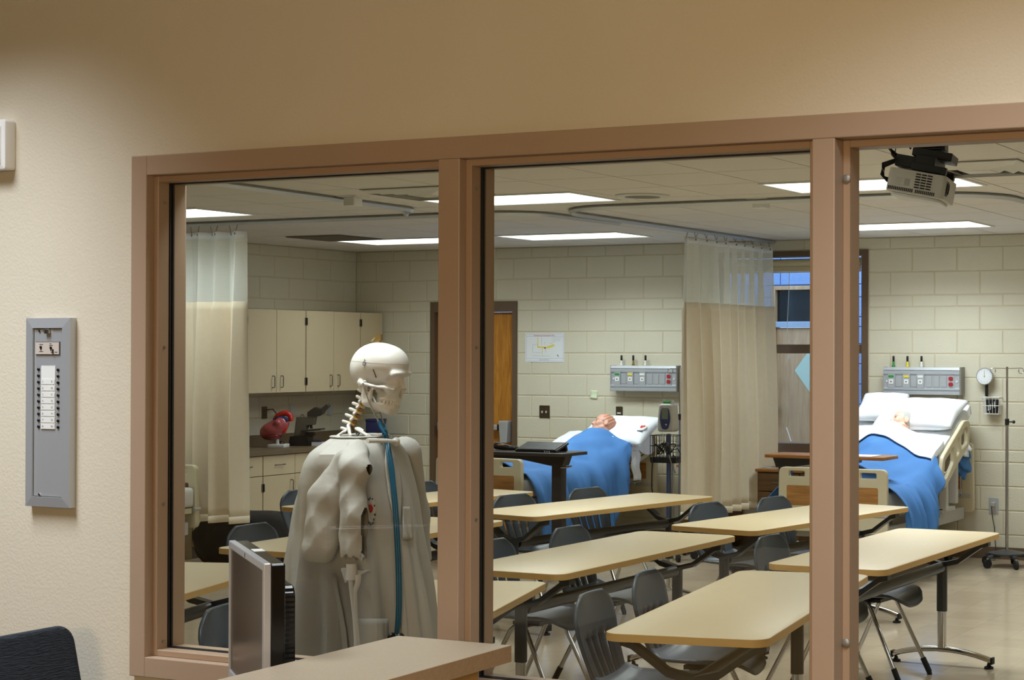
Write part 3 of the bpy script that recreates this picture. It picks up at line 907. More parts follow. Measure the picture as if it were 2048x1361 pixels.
for r in range(10):
    for px in (76.5, 115.5):
        w = L(px, 739 + 12.75 * r + (1.2 if px > 100 else 0))
        mb = MB(); mb.lathe([(.0042, 0), (.0042, .002), (.003, .0035), (.001, .004)], 14, xf=Matrix.Translation((w.x, -.019, w.z)) @ Matrix.Rotation(PI / 2, 4, 'X')); mb.build('indicator_lamp', 'black_gloss', t)
    if r >= 2:
        w = L(95.5, 738.5 + 12.75 * r)
        mb = MB(); mb.box(q0.x + .0012, q1.x - .0012, -.0217, -.0205, w.z - dz * .40, w.z + dz * .40); mb.build('label_card', 'label_white', st, smooth=False)
        for px, s in ((86, str(r - 1)), (104, str(r + 7))):
            v = L(px, 738.5 + 12.75 * r)
            text_mesh(s, .0075, 'ink_grey', 'card_number', st, Matrix.Translation((v.x, -.0219, v.z)) @ FACE_MY)
for px, py in ((78.5, 662), (78, 990)):
    v = L(px, py); mb = MB(); mb.lathe([(.0038, 0), (.0036, .0025), (.001, .0035)], 14, xf=Matrix.Translation((v.x, -.019, v.z)) @ Matrix.Rotation(PI / 2, 4, 'X')); mb.build('panel_screw', 'chrome', t)
v = L(96, 663); mb = MB(); mb.box(v.x - .008, v.x + .008, -.028, -.019, v.z - .0065, v.z + .0065); mb.build('latch', 'brushed_steel', t, smooth=False, bevel=.002)
mb = MB(); mb.box(v.x - .009, v.x - .001, -.0295, -.0279, v.z - .002, v.z + .001); mb.build('latch_slot', 'ink_dark', t, smooth=False)

# white box at the frame edge
a = at(10.5, 238, Y=FW - .035); b = at(10.5, 339, Y=FW - .035)
t = thing('wall_box', 'white plastic box high on the beige wall, cut by the left edge of the photo', 'wall box', (a.x - .09, FW, b.z))
h = a.z - b.z
mb = MB(); mb.prism(rrect(.18, h, .008, 4, 0, h / 2), 0, .035, xf=XFR); mb.build('housing', 'white_plastic', t, bevel=.004)
mb = MB(); mb.prism(rrect(.15, h * .8, .006, 4, 0, h / 2), .0345, .0375, xf=XFR); mb.build('cover', 'white_plastic', t, bevel=.001)

# reception desk
t = thing('reception_desk', 'tan laminate reception desk with a raised counter beside the window sill', 'desk', (-2.266, 3.211, 0))
X0, X1 = -.152, .154
mb = MB(); mb.box(X0, X1, -1.7, 0, 1.0525, 1.0895); ct = mb.build('raised_counter', 'counter_laminate', t, smooth=False, bevel=.0012, seg=1)
mb = MB(); mb.box(X1 - .0008, X1 + .001, -1.7, -.0005, 1.053, 1.089); mb.build('counter_edge', 'counter_edge', ct, smooth=False)
mb = MB(); mb.box(X0 + .06, X1 - .05, -1.7, -.055, .0, 1.0525); mb.build('counter_panel', 'desk_panel', t, smooth=False)
mb = MB(); mb.box(-.60, X0 + .058, -1.7, -.02, .705, .737); mb.build('worksurface', 'counter_laminate', t, smooth=False, bevel=.002)
mb = MB(); mb.box(-.58, X0 + .055, -.06, -.035, 0, .704); mb.build('end_panel', 'desk_panel', t, smooth=False)

# computer monitor, seen almost edge on
fa = at(457.5, 1081.5, Z=1.29); ne = at(527, 1128, Z=1.29)
dv = (ne - fa); wd = dv.length; ang = math.atan2(dv.y, dv.x)
cen = (fa + ne) / 2; bk = Vector((-math.sin(ang), math.cos(ang), 0))
t = thing('computer_monitor', 'flat computer monitor with silver bezel seen nearly edge on behind the counter', 'monitor', (cen.x, cen.y, .738), ang)
zt = 1.29 - .738; zb = zt - .335; hw = wd / 2
mb = MB(); frame_poly(mb, [(-hw, zb), (hw, zb), (hw, zt), (-hw, zt)], [(-hw + .016, zb + .03), (hw - .016, zb + .03), (hw - .016, zt - .018), (-hw + .016, zt - .018)], -.016, 0, xf=XFR)
mb.build('bezel', 'silver_plastic', t, smooth=False, bevel=.0025)
mb = MB(); mb.box(-hw + .0155, hw - .0155, .004, .012, zb + .0295, zt - .0175); mb.build('screen', 'screen_black', t, smooth=False)
mb = MB(); mb.box(-hw + .001, hw - .001, .014, .046, zb + .002, zt - .002); mb.prism(rrect(wd * .82, .25, .03, 5, -.0, (zb + zt) / 2 - .015), -.075, -.045, xf=XFR)
bs = mb.build('back_shell', 'black_gloss', t, smooth=False, bevel=.004)
mb = MB()
for k in range(18): mb.box(hw * .82 - .002, hw * .82 + .0015, .05, .072, zb + .07 + k * .011, zb + .076 + k * .011)
mb.build('vents', 'black_rubber', bs, smooth=False)
mb = MB(); mb.box(-.05, .0, .02, .044, zt - .0022, zt - .0012); mb.build('serial_label', 'label_white', bs, smooth=False)
mb = MB(); mb.box(-.004, .0, -.0008, .001, zt - .014, zt - .004); mb.build('bezel_mark', 'ink_dark', t, smooth=False)
mb = MB(); mb.box(-.04, .04, .05, .075, .01, zb + .12); mb.build('stand_neck', 'black_plastic', t, smooth=False, bevel=.004)
mb = MB(); mb.prism(rrect(.25, .17, .03, 5, 0, .05), 0, .014); mb.build('stand_base', 'black_plastic', t, bevel=.003)

# armchair at the lower left
t = thing('reception_armchair', 'dark navy fabric armchair at the lower left against the beige wall', 'armchair', (-3.0, 2.75, 0))
def chair_panel(x0, z0, x1, z1, y0, y1, th, name, m_, par, r=.045):
    """slab from (x0,z0) to (x1,z1) in side view, spanning y0..y1, with rounded free corners"""
    A = Vector((x0, 0, z0)); B = Vector((x1, 0, z1)); d = (B - A); ln = d.length; d.normalize(); nrm = Vector((d.z, 0, -d.x))
    xf = Matrix((Vector((0, 1, 0)), d, nrm)).transposed().to_4x4(); xf.translation = A
    m = MB(); m.prism([(p[0], p[1]) for p in rrect(y1 - y0, ln, r, 6, (y0 + y1) / 2, ln / 2)], -th / 2, th / 2, xf=xf)
    return m.build(name, m_, par, bevel=.012, seg=3)
ca = at(130, 1250, Y=3.10)
lx = ca.x - t.location.x
chair_panel(lx + .16, .40, lx, ca.z - .0, -.20, .352, .055, 'backrest', 'navy_fabric', t)
chair_panel(lx + .02 + .165, .40, lx + .02 - .03 - .01, ca.z - .012, -.205, .357, .02, 'back_frame', 'tray_wood', t)
chair_panel(lx + .12, .42, lx + .66, .45, -.20, .352, .10, 'seat', 'navy_fabric', t)
for sy in (-.18, .33):
    for x in (lx + .16, lx + .6):
        m = MB(); m.box(x - .02, x + .02, sy - .018, sy + .018, 0, .385); m.build('leg', 'tray_wood', t, smooth=False, bevel=.004)
for sy in (-.215, .367):
    m = MB(); m.box(lx + .13, lx + .40, sy - .02, sy + .02, .63, .655); m.box(lx + .36, lx + .395, sy - .015, sy + .015, .45, .63); m.build('armrest', 'tray_wood', t, smooth=False, bevel=.006)
# ================================================================== skeleton model in a lab coat
S0 = at(760, 740, Y=3.97); KX = .001427; BETA = math.radians(12)
SA = YAW - BETA
sk = thing('skeleton_model', 'white teaching skeleton facing right behind the first pane, dressed in a lab coat', 'skeleton', (S0.x, S0.y, 0), SA)


SKM = Matrix.Translation((S0.x, S0.y, 0)) @ Matrix.Rotation(SA, 4, 'Z'); SKI = SKM.inverted()


def loc(px, py, y=0.0):
    """point of the skeleton's own frame (x forward, y to its left) on the plane y seen at a photo pixel"""
    d = CF + CR * ((px - CX) / FPX) - CU * ((py - CY) / FPX)
    o = SKI @ CO; d = SKI.to_3x3() @ d
    return o + d * ((y - o.y) / d.y)


def proj(p):
    v = (SKM @ Vector(p)) - CO; z = v.dot(CF)
    return CX + FPX * v.dot(CR) / z, CY - FPX * v.dot(CU) / z


SKT = Matrix.Translation((0, 0, S0.z))


def skull_f(P):
    Q = P.copy(); Q[..., 1] = np.abs(Q[..., 1])
    d = ell_f(Q, (-.4, 0, 1.7), (7.7, 6.7, 6.1))
    d = smin(d, ell_f(Q, (3.6, 0, 1.6), (4.6, 5.0, 4.6)), 1.6)
    d = smin(d, ell_f(Q, (-4.2, 0, -.6), (4.0, 5.0, 4.4)), 2.0)
    d = smin(d, ell_f(Q, (6.9, 1.9, -1.1), (1.3, 3.2, .9)), .9)            # brow
    face = ell_f(Q, (4.3, 0, -5.6), (2.7, 3.1, 3.6))
    face = smin(face, ell_f(Q, (4.7, 3.9, -5.0), (1.7, 1.5, 1.6)), 1.0)
    face = smin(face, cap_f(Q, (6.2, 0, -2.6), (7.5, 0, -5.0), .75, .5), .7)   # nasal bones
    face = smin(face, cap_f(Q, (6.2, 4.4, -1.2), (5.2, 4.9, -4.6), .7, .8), .6)
    face = smin(face, cap_f(Q, (4.4, 5.0, -5.0), (.6, 6.1, -4.4), .62, .5), .6)
    face = smin(face, cap_f(Q, (.6, 6.1, -4.4), (-2.4, 5.9, -4.0), .5, .6), .5)
    face = smin(face, cap_f(Q, (1.4, 2.7, -8.2), (5.0, 1.2, -8.6), .85), .7)
    face = smin(face, ell_f(Q, (5.4, 0, -8.5), (.9, 1.6, .8)), .6)
    d = smin(d, face, 1.1)
    d = smin(d, cap_f(Q, (-3.4, 5.2, -3.6), (-3.0, 5.0, -6.2), 1.0, .55), .8)   # mastoid
    d = smax(d, -ell_f(Q, (6.2, 4.0, -3.5), (3.0, 2.5, 1.9)), .3)          # orbits
    d = smax(d, -ell_f(Q, (7.2, .0, -6.7), (1.9, 1.15, 1.35)), .25)           # nasal opening
    d = smax(d, -ell_f(Q, (2.4, 6.4, -2.4), (2.6, 1.5, 2.0)), .8)            # temporal hollow
    d = smax(d, -ell_f(Q, (-.6, 0, -7.6), (4.2, 3.6, 3.4)), .5)
    return d


def jaw_f(P):
    Q = P.copy(); Q[..., 1] = np.abs(Q[..., 1])
    d = cap_f(Q, (-2.2, 5.3, -4.6), (-2.2, 4.9, -9.0), .85, .95)
    d = smin(d, cap_f(Q, (-.2, 5.0, -5.6), (-1.2, 4.9, -9.0), .5, .9), .7)
    d = smin(d, cap_f(Q, (-1.9, 4.8, -9.3), (3.2, 2.0, -11.7), .95, 1.05), .8)
    d = smin(d, ell_f(Q, (3.7, 0, -11.8), (1.35, 2.3, 1.35)), .9)
    d = smin(d, cap_f(Q, (.6, 3.2, -10.0), (4.6, 1.2, -10.5), .85), .7)
    d = smin(d, ell_f(Q, (4.8, 0, -10.5), (.8, 1.6, .8)), .6)
    return d


net_obj('skull', 'bone', sk, skull_f, (-9.4, -8.2, -10.4), (9.6, 8.2, 9), .27, .01, SKT)
net_obj('lower_jaw', 'bone', sk, jaw_f, (-4, -6.8, -14), (6.4, 6.8, -3), .25, .01, SKT)
mb = MB()
for zc, zz, rr in ((-9.15, .62, 1.0), (-9.85, .55, .95)):
    for k in range(-7, 8):
        a = k / 7 * 1.15; x = 5.9 * rr - 4.4 * (abs(k) / 7) ** 1.9; y = 2.95 * math.sin(a * 1.2) / math.sin(1.38)
        mb.ell(((x) * .01, y * .01, S0.z + zc * .01), (.0038, .0027 + .0009 * abs(k) / 7, zz * .01), 8, 6)
mb.build('teeth', 'teeth', sk)
# seam of the skull cap, its hook and the spring slot
mb = MB(); pts = []
for k in range(49):
    ph_ = 2 * PI * k / 48; dirv = np.array([math.cos(ph_), math.sin(ph_), 0]); lo_, hi_ = 2.0, 11.0
    zc = 2.1 + .0 * math.cos(ph_) - .5 * math.cos(ph_)
    for _ in range(24):
        mid = (lo_ + hi_) / 2; P = (dirv * mid + np.array([-.4, 0, zc]))[None]
        if skull_f(P)[0] < 0: lo_ = mid
        else: hi_ = mid
    pts.append((dirv * lo_ + np.array([-.4, 0, zc])) * .01 + np.array([0, 0, S0.z]))
mb.tube(pts[:-1], .0006, 5, closed=True); mb.build('skull_cap_seam', 'bone_seam', sk)


def skull_side(x, z):
    lo_, hi_ = 0.0, 9.0
    for _ in range(24):
        mid = (lo_ + hi_) / 2
        if skull_f(np.array([[x, -mid, z]]))[0] < 0: lo_ = mid
        else: hi_ = mid
    return lo_


mb = MB(); x, z = -1.6, 1.9; y = -(skull_side(x, z) + .12)
c = Vector((x, y, z)) * .01 + Vector((0, 0, S0.z))
mb.tube([c + Vector((0, 0, .011)), c + Vector((.003, -.001, .008)), c + Vector((-.002, -.002, .003)), c + Vector((.003, -.002, .001))], .0011, 6)
mb.tube([c + Vector((.004 * math.cos(q), -.001, -.002 + .004 * math.sin(q))) for q in [2 * PI * k / 10 for k in range(10)]], .001, 6, closed=True)
mb.build('cap_hook', 'bone_mark', sk)
mb = MB(); x = .9
mb.tube([Vector((x + .05 * k, -(skull_side(x, .2 - .6 * k)) + .02, .2 - .6 * k)) * .01 + Vector((0, 0, S0.z)) for k in range(5)], .0014, 6); mb.build('jaw_spring', 'grille_dark', sk)
# hanging fitting on the crown
cr = loc(757, 684)
mb = MB(); mb.cyl(cr + Vector((0, 0, -.004)), cr + Vector((0, 0, .006)), .008, 14); mb.box(cr.x - .008, cr.x + .010, -.006, .006, cr.z + .004, cr.z + .021)
mb.tube([cr + Vector((-.004, 0, .012)), cr + Vector((-.013, 0, .009)), cr + Vector((-.022, 0, .001))], .002, 6); mb.build('hanging_fitting', 'brass', sk)
# neck
bod = [(738, 778), (733, 789), (728, 801), (723, 813), (717, 825), (711, 837), (705, 849), (699, 861)]
tip = [(723, 770), (715, 779), (712, 792), (704, 806), (698, 817), (690, 829), (684, 842), (681, 856)]
for k, (b, s) in enumerate(zip(bod, tip)):
    B, T = loc(*b), loc(*s); up = (loc(*bod[max(0, k - 1)]) - loc(*bod[min(7, k + 1)])).normalized(); mid = B.lerp(T, .45)
    m = MB(); m.tube([B - up * .0055, B + up * .0055], [.0098, .0098], 14)
    m.tube([B.lerp(T, .15), mid, B.lerp(T, .9), T], [.0062, .0048, .0052, .0034], 10)
    for sy in (-1, 1): m.tube([B + Vector((-.004, 0, 0)), B + Vector((-.006, sy * .017, -.002)), B + Vector((-.002, sy * .026, -.006))], [.006, .0055, .004], 8)
    m.build('vertebra', 'bone', sk, subsurf=1)
    if k < 7:
        C = loc(*bod[k + 1]); m = MB(); m.tube([B.lerp(C, .35), B.lerp(C, .65)], .0092, 12); m.build('spinal_disc', 'disc_tan', sk)
        m = MB()
        for sy in (-1, 1): m.tube([B.lerp(C, .5) + Vector((-.008, 0, 0)), B.lerp(C, .5) + Vector((-.004, sy * .012, -.002)), B.lerp(C, .6) + Vector((.010, sy * .017, -.010))], [.003, .0026, .002], 7)
        m.build('nerve_root', 'nerve_yellow', sk)
m = MB()
m.tube([loc(697, 852, -.03), loc(700, 872, -.05), loc(702, 900, -.05)], [.006, .005, .005], 8)
m.tube([loc(690, 862, .0), loc(676, 872, -.05), loc(690, 890, -.09)], .004, 8)
m.tube([loc(712, 858, -.02), loc(735, 872, -.06), loc(765, 886, -.03)], .005, 8)
m.build('upper_ribs', 'bone', sk)
m = MB(); m.ell(loc(792, 884, -.02), (.011, .014, .013), 14, 10); m.tube([loc(792, 884, -.02), loc(772, 882, -.10), loc(735, 882, -.17)], [.006, .0055, .007], 8); m.build('collarbone', 'bone', sk)
m = MB()
m.tube([loc(703, 1128, -.250), loc(704, 1160, -.250)], [.014, .017], 10)
m.build('upper_arm_bone', 'bone', sk)
m = MB(); m.tube([loc(716, 1150, -.250), loc(715, 1166, -.250), loc(709, 1185, -.250), loc(711, 1235, -.250), loc(715, 1290, -.250), loc(716, 1345, -.250)], [.009, .0085, .0068, .006, .0072, .010], 10, mi=0); m.build('ulna', 'bone', sk)
m = MB(); m.tube([loc(701, 1160, -.256), loc(703, 1185, -.256), loc(708, 1230, -.250), loc(712, 1280, -.256), loc(712, 1345, -.25)], [.007, .0055, .005, .0055, .009], 10); m.build('radius', 'bone', sk)
m = MB(); m.tube([(-.09, 0, .06), (-.09, 0, 1.47), (-.06, 0, 1.52)], .011, 12); m.build('stand_pole', 'chrome', sk)
m = MB()
for k in range(5):
    a_ = 2 * PI * k / 5; m.tube([(-.09, 0, .085), (-.09 + .28 * math.cos(a_), .28 * math.sin(a_), .06)], .013, 8); m.ell((-.09 + .28 * math.cos(a_), .28 * math.sin(a_), .028), (.022, .022, .028), 10, 8)
m.build('stand_base', 'offwhite_plastic', sk)
for sy in (-1, 1):
    m = MB(); m.ell((-.02, sy * .09, .93), (.024, .024, .024), 12, 8); m.tube([(-.02, sy * .09, .93), (-.03, sy * .11, .88), (-.03, sy * .09, .53)], [.013, .014, .018], 10); m.build('thigh_bone', 'bone', sk)
    m = MB(); m.tube([(-.03, sy * .09, .515), (-.03, sy * .09, .46), (-.04, sy * .085, .16)], [.020, .013, .013], 10); m.ell((-.01, sy * .085, .13), (.085, .03, .028), 12, 8); m.build('shin_bone', 'bone', sk)

# ---- lab coat
coat = thing('lab_coat', 'grey-beige short-sleeved lab coat hanging on the skeleton', 'lab coat', (S0.x, S0.y, 0), SA)
_zs = [.62, .875, 1.03, 1.17, 1.24, 1.31, 1.38, 1.43, 1.462, 1.480, 1.492, 1.498]
_xl = [548, 563, 571, 583, 592, 602, 618, 634, 648, 662, 670, 674]
_xr = [872, 862, 850, 836, 828, 819, 806, 796, 787, 777, 770, 766]
_ay = [.215, .205, .195, .185, .185, .195, .21, .215, .205, .160, .115, .095]


def coat_pt(z, ph, off=0.0):
    xl = np.interp(z, _zs, _xl); xr = np.interp(z, _zs, _xr); ay = float(np.interp(z, _zs, _ay))
    x0 = (xl - 760) * KX; x1 = (xr - 760) * KX
    axr = (x1 - x0) / 2 / math.sqrt(math.cos(BETA) ** 2 + (ay * math.sin(BETA) / max(.05, (x1 - x0) / 2)) ** 2); cx = (x0 + x1) / 2 / math.cos(BETA)
    low = max(0.0, min(1.0, (1.40 - z) / .45))
    fold = low * (.016 * math.sin(7 * ph + 1.1 + 1.5 * z) + .012 * math.sin(12 * ph + 2.2 - 2.0 * z) + .008 * math.sin(19 * ph + 6 * z)) + (1 - low) * .004 * math.sin(9 * ph + 20 * z)
    c, s = math.cos(ph), math.sin(ph)
    e = 2.4; rr = (abs(c) ** e + abs(s) ** e) ** (-1 / e)
    return Vector((cx + (axr * (1 + .0) + fold + off) * c * rr, (ay + fold + off) * s * rr, z))


def coat_at(px, py, off=.004):
    z = S0.z - (py - 740) * KX; best = None
    for _ in range(4):
        best = None
        for k in range(260):
            ph_ = -PI * .93 * k / 260
            q = coat_pt(z, ph_, off); u, v = proj(q)
            if best is None or abs(u - px) < best[0]: best = (abs(u - px), ph_, q, v)
        z -= (py - best[3]) * KX * .95
    return best[1], best[2]


rows = []
for z in list(np.linspace(.62, 1.40, 40)) + [1.415, 1.43, 1.445, 1.458, 1.468, 1.477, 1.484, 1.490, 1.494, 1.498]:
    rows.append([coat_pt(z, 2 * PI * k / 120) for k in range(120)])
m = MB(); m.grid(rows, closed=True); m.build('coat_body', 'coat_cloth', coat, solid=.004, off=-1)
m = MB(); rr_ = []
for dz, off in ((0, .0), (.004, .004), (.006, .0), (.002, -.006), (-.008, -.008)):
    rr_.append([coat_pt(1.496, 2 * PI * k / 60, off) + Vector((0, 0, dz)) for k in range(60)])
m.grid(rr_, closed=True); m.build('collar', 'coat_cloth', coat, solid=.002)
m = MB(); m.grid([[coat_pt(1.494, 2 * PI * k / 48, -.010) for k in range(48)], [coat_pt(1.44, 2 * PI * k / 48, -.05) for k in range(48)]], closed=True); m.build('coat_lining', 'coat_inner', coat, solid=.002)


def sleeve_f(P):
    def L2(px, py, y): v = loc(px, py, y); return (v.x, v.y, v.z)
    Q = P.copy()
    X, Z = P[..., 0], P[..., 2]
    w = .0022 * np.sin(Z * 55 + X * 30) + .0045 * np.abs(np.sin(X * 46 + Z * 17 + .6)) + .0035 * np.abs(np.sin(Z * 38 - X * 52))
    d = cap_f(Q, L2(716, 900, -.150), L2(707, 940, -.215), .036, .044)
    d = smin(d, cap_f(Q, L2(707, 940, -.215), L2(707, 1040, -.245), .044, .040), .025)
    d = smin(d, cap_f(Q, L2(707, 1040, -.245), L2(708, 1170, -.250), .040, .039), .02)
    F = P.copy(); yc = -.205; F[..., 1] = yc + (F[..., 1] - yc) * 1.5
    def L3(px, py, y): v = loc(px, py, y); return (v.x, yc + (v.y - yc) * 1.5, v.z)
    b = cap_f(F, L3(684, 925, -.195), L3(650, 1000, -.215), .035, .052)
    b = smin(b, cap_f(F, L3(650, 1000, -.215), L3(640, 1092, -.225), .052, .056), .02)
    d = smin(d, b, .016) + w
    lim = L2(708, 1141, -.25)[2]
    d = smax(d, lim - Z, .002)
    cut = ell_f(Q, L2(634, 1152, -.225), (.075, .12, .036)); d = smax(d, -cut, .008)
    d = smax(d, -cap_f(Q, L2(707, 1125, -.250), L2(709, 1200, -.250), .033), .003)
    d = smax(d, -cap_f(Q, L2(683, 935, -.285), L2(682, 1130, -.292), .012, .016), .008)
    d = smax(d, -cap_f(Q, L2(662, 1035, -.292), L2(628, 1120, -.285), .008, .012), .008)
    return d


v0 = loc(560, 1190, -.33); v1 = loc(760, 860, -.10)
net_obj('sleeve', 'coat_cloth', coat, sleeve_f, (v0.x, -.34, v0.z), (v1.x + .02, -.10, v1.z), .0055)
m = MB(); pts = [loc(681, 1138, -.250), loc(690, 1167, -.256), loc(735, 1143, -.250)]
m.add([pts[0], pts[1], pts[2], pts[0] + Vector((0, .02, 0)), pts[1] + Vector((0, .01, 0)), pts[2] + Vector((0, .02, 0))], [(0, 1, 2), (5, 4, 3), (0, 3, 4, 1), (1, 4, 5, 2), (2, 5, 3, 0)]); m.build('cuff_flap', 'coat_cloth', coat, smooth=False)
# far sleeve
def sleeve2_f(P):
    d = cap_f(P, (-.01, .19, 1.44), (-.03, .27, 1.25), .05, .055)
    d = smin(d, cap_f(P, (-.03, .27, 1.25), (-.01, .27, 1.10), .055, .05), .03)
    return smax(d, 1.11 - P[..., 2], .003)
net_obj('sleeve', 'coat_cloth', coat, sleeve2_f, (-.14, .1, 1.06), (.1, .36, 1.52), .011)


def patch(name, m_, corners_px, off, n=8, mm=10):
    """cloth patch following the coat: corners as rows of (px_left, px_right, py)"""
    rows = []
    for i in range(mm + 1):
        t = i / mm * (len(corners_px) - 1); k = min(int(t), len(corners_px) - 2); f = t - k
        l = corners_px[k][0] * (1 - f) + corners_px[k + 1][0] * f; r = corners_px[k][1] * (1 - f) + corners_px[k + 1][1] * f; py = corners_px[k][2] * (1 - f) + corners_px[k + 1][2] * f
        rows.append([coat_at(l + (r - l) * j / n, py, off)[1] for j in range(n + 1)])
    m = MB(); m.grid(rows); return m.build(name, m_, coat, solid=.0015, off=1)


patch('lapel', 'coat_cloth', [(772, 784, 886), (770, 800, 930), (776, 806, 980), (789, 800, 1050)], .009)
patch('front_facing', 'coat_cloth', [(790, 800, 1050), (797, 808, 1160), (806, 818, 1300)], .006)
patch('hip_pocket', 'coat_cloth', [(716, 776, 1238), (714, 780, 1300), (712, 784, 1360)], .008)
patch('side_seam', 'coat_cloth', [(664, 670, 1150), (672, 680, 1200), (680, 690, 1250), (686, 698, 1320)], .008)
patch('chest_pocket', 'coat_cloth', [(806, 822, 1014), (806, 826, 1080)], .006)
em = patch('emblem', 'collar_white', [(741, 743, 996), (736, 749, 1006), (734, 752, 1020), (735, 751, 1034), (740, 744, 1048)], .006)
for rowsp, nm, mt in (([(738, 743, 1010), (739, 747, 1016), (741, 744, 1026)], 'emblem_figure', 'red'),):
    o = patch(nm, mt, rowsp, .009, 4, 5); o.parent = em
for (x, y) in ((738, 1000), (741, 997), (745, 999), (735, 1040), (738, 1046), (742, 1049), (746, 1047), (733, 1006), (749, 1012), (750, 1030), (748, 1040)):
    o = patch('emblem_letter', 'navy', [(x - 1.1, x + 1.1, y - 2.0), (x - 1.3, x + 1.0, y + 2.0)], .0095, 2, 2); o.parent = em

# ---- stethoscope
st = thing('stethoscope', 'teal stethoscope hanging from the skeleton, its tube running down the lab coat', 'stethoscope', (S0.x, S0.y, 0), SA)
ea, eb, ju = loc(728, 766, -.062), loc(764, 834, .01), loc(770, 858, -.045)
ear2 = loc(736, 770, .060)
m = MB(); m.tube([ea + Vector((0, .004, 0)), ea + Vector((-.001, -.006, -.002)), loc(731, 785, -.068), loc(742, 815, -.07), loc(757, 843, -.062)], .0022, 8); m.build('ear_tube', 'chrome', st)
m = MB(); m.ell(ea + Vector((0, .006, .002)), (.006, .006, .006), 10, 8); m.build('ear_tip', 'offwhite_plastic', st)
m = MB(); m.tube([ear2, loc(748, 800, .055), loc(762, 830, .03), loc(768, 850, -.01)], .0022, 8); m.build('ear_tube', 'chrome', st)
pp = [loc(757, 843, -.062), loc(763, 856, -.062)]
zs_ = [(771, 880), (776, 905), (781, 940), (785, 975), (788, 1010), (791, 1060), (794, 1110), (796, 1160), (796, 1210), (794, 1248), (793, 1268)]
tb = [coat_at(px, py, .020)[1] for px, py in zs_]
m = MB(); m.tube(pp + [loc(768, 868, -.075)] + tb, .0056, 10); m.tube([loc(768, 850, -.01), loc(771, 862, -.035)] + [p + Vector((.006, .0, 0)) for p in tb[:-1]] + [tb[-1]], .0052, 10); m.build('tubing', 'teal_tube', st)
q = tb[-1]
m = MB()
for dx in (-.011, .013): m.lathe([(.004, -.008), (.012, -.006), (.015, 0), (.012, .006), (.004, .008)], 18, xf=Matrix.Translation(q + Vector((dx, -.004, -.012))) @ Matrix.Rotation(PI / 2, 4, 'Y') @ Matrix.Rotation(.5, 4, 'X'))
m.build('chest_piece', 'black_plastic', st)
m = MB(); m.cyl(q + Vector((0, 0, -.016)), q + Vector((0, 0, .008)), .0045, 10); m.build('stem', 'chrome', st)

# ================================================================== cabinets on the left wall
XU = -10.65                       # face of the wall cabinets
def yat(px, X): return at(px, 700, X=X).y


def handle(par, p0, p1, d, name='handle'):
    m = MB(); d = Vector(d); p0 = Vector(p0); p1 = Vector(p1)
    m.tube([p0, p0 + d * .8, p0 + d + (p1 - p0) * .06, p1 + d - (p1 - p0) * .06, p1 + d * .8, p1], .0042, 8)
    return m.build(name, 'pewter', par)


def cabinet(name, label, y0, y1, z0, z1, xf, depth, doors, drawer=None, base=0.0, cat='cabinet', grp=None):
    t = thing(name, label, cat, (xf, (y0 + y1) / 2, base), 0, grp); h = (y1 - y0) / 2
    m = MB(); m.box(-depth, -.020, -h + .001, h - .001, z0 - base, z1 - base); m.build('carcass', 'cabinet', t, smooth=False)
    m = MB(); m.box(-.022, -.0195, -h + .002, h - .002, z0 - base + .002, z1 - base - .002); m.build('face_gap', 'cabinet_gap', t, smooth=False)
    n = len(doors); w = 2 * h / n; g = .002
    for k, hs in enumerate(doors):
        a_, b_ = -h + k * w + g + (.003 if k == 0 else 0), -h + (k + 1) * w - g - (.003 if k == n - 1 else 0)
        dz1 = (drawer - .002 if drawer else z1) - base - g
        m = MB(); m.box(-.019, 0, a_, b_, z0 - base + g + (.10 if drawer else 0), dz1); d = m.build('door', 'cabinet', t, smooth=False, bevel=.0015, seg=1)
        yh = b_ - .055 if hs > 0 else a_ + .055
        if drawer: handle(d, (0, yh, dz1 - .15), (0, yh, dz1 - .05), (.03, 0, 0))
        else: handle(d, (0, yh, z0 - base + .05), (0, yh, z0 - base + .155), (.03, 0, 0))
        ye = a_ if hs > 0 else b_
        for zz in (z0 - base + (.2 if drawer else .10), dz1 - .10):
            m = MB(); m.box(-.004, .007, ye - .012, ye + .012, zz - .035, zz + .035); m.build('hinge', 'pewter', d, smooth=False)
        if drawer:
            m = MB(); m.box(-.019, 0, a_, b_, drawer - base + g, z1 - base - .006); dr = m.build('drawer', 'cabinet', t, smooth=False, bevel=.0015, seg=1)
            zc = (drawer + z1) / 2 - base; yc = (a_ + b_) / 2; handle(dr, (0, yc - .055, zc), (0, yc + .055, zc), (.03, 0, 0))
    return t


u0, u1, u2, u3 = 11.925, yat(612, XU), yat(721, XU), 13.875
cabinet('wall_cabinet', 'beige two-door wall cabinet next to the mesh-topped curtain', u0, u1, 1.36, 2.122, XU, .345, (1, -1), grp='wall cabinets')
cabinet('wall_cabinet', 'beige two-door wall cabinet above the microscope', u1, u2, 1.36, 2.122, XU, .345, (1, -1), grp='wall cabinets')
cabinet('wall_cabinet', 'narrow beige one-door wall cabinet in the corner above the skull', u2, u3, 1.36, 2.122, XU, .345, (1,), grp='wall cabinets')
cabinet('wall_cabinet', 'beige wall cabinet hidden behind the mesh-topped curtain', u0 - .92, u0, 1.36, 2.122, XU, .345, (1, -1), grp='wall cabinets')
XB = -10.37; wt = .862
l1, l2 = yat(527, XB), yat(591, XB)
lw = (l2 - l1) * 2
cabinet('base_cabinet', 'beige base cabinet beside the hem of the mesh-topped curtain', l1 - lw, l1, 0, wt - .04, XB, .625, (1, -1), .64, grp='base cabinets')
cabinet('base_cabinet', 'beige base cabinet with drawers below the heart model', l1, l1 + lw, 0, wt - .04, XB, .625, (1, -1), .64, grp='base cabinets')
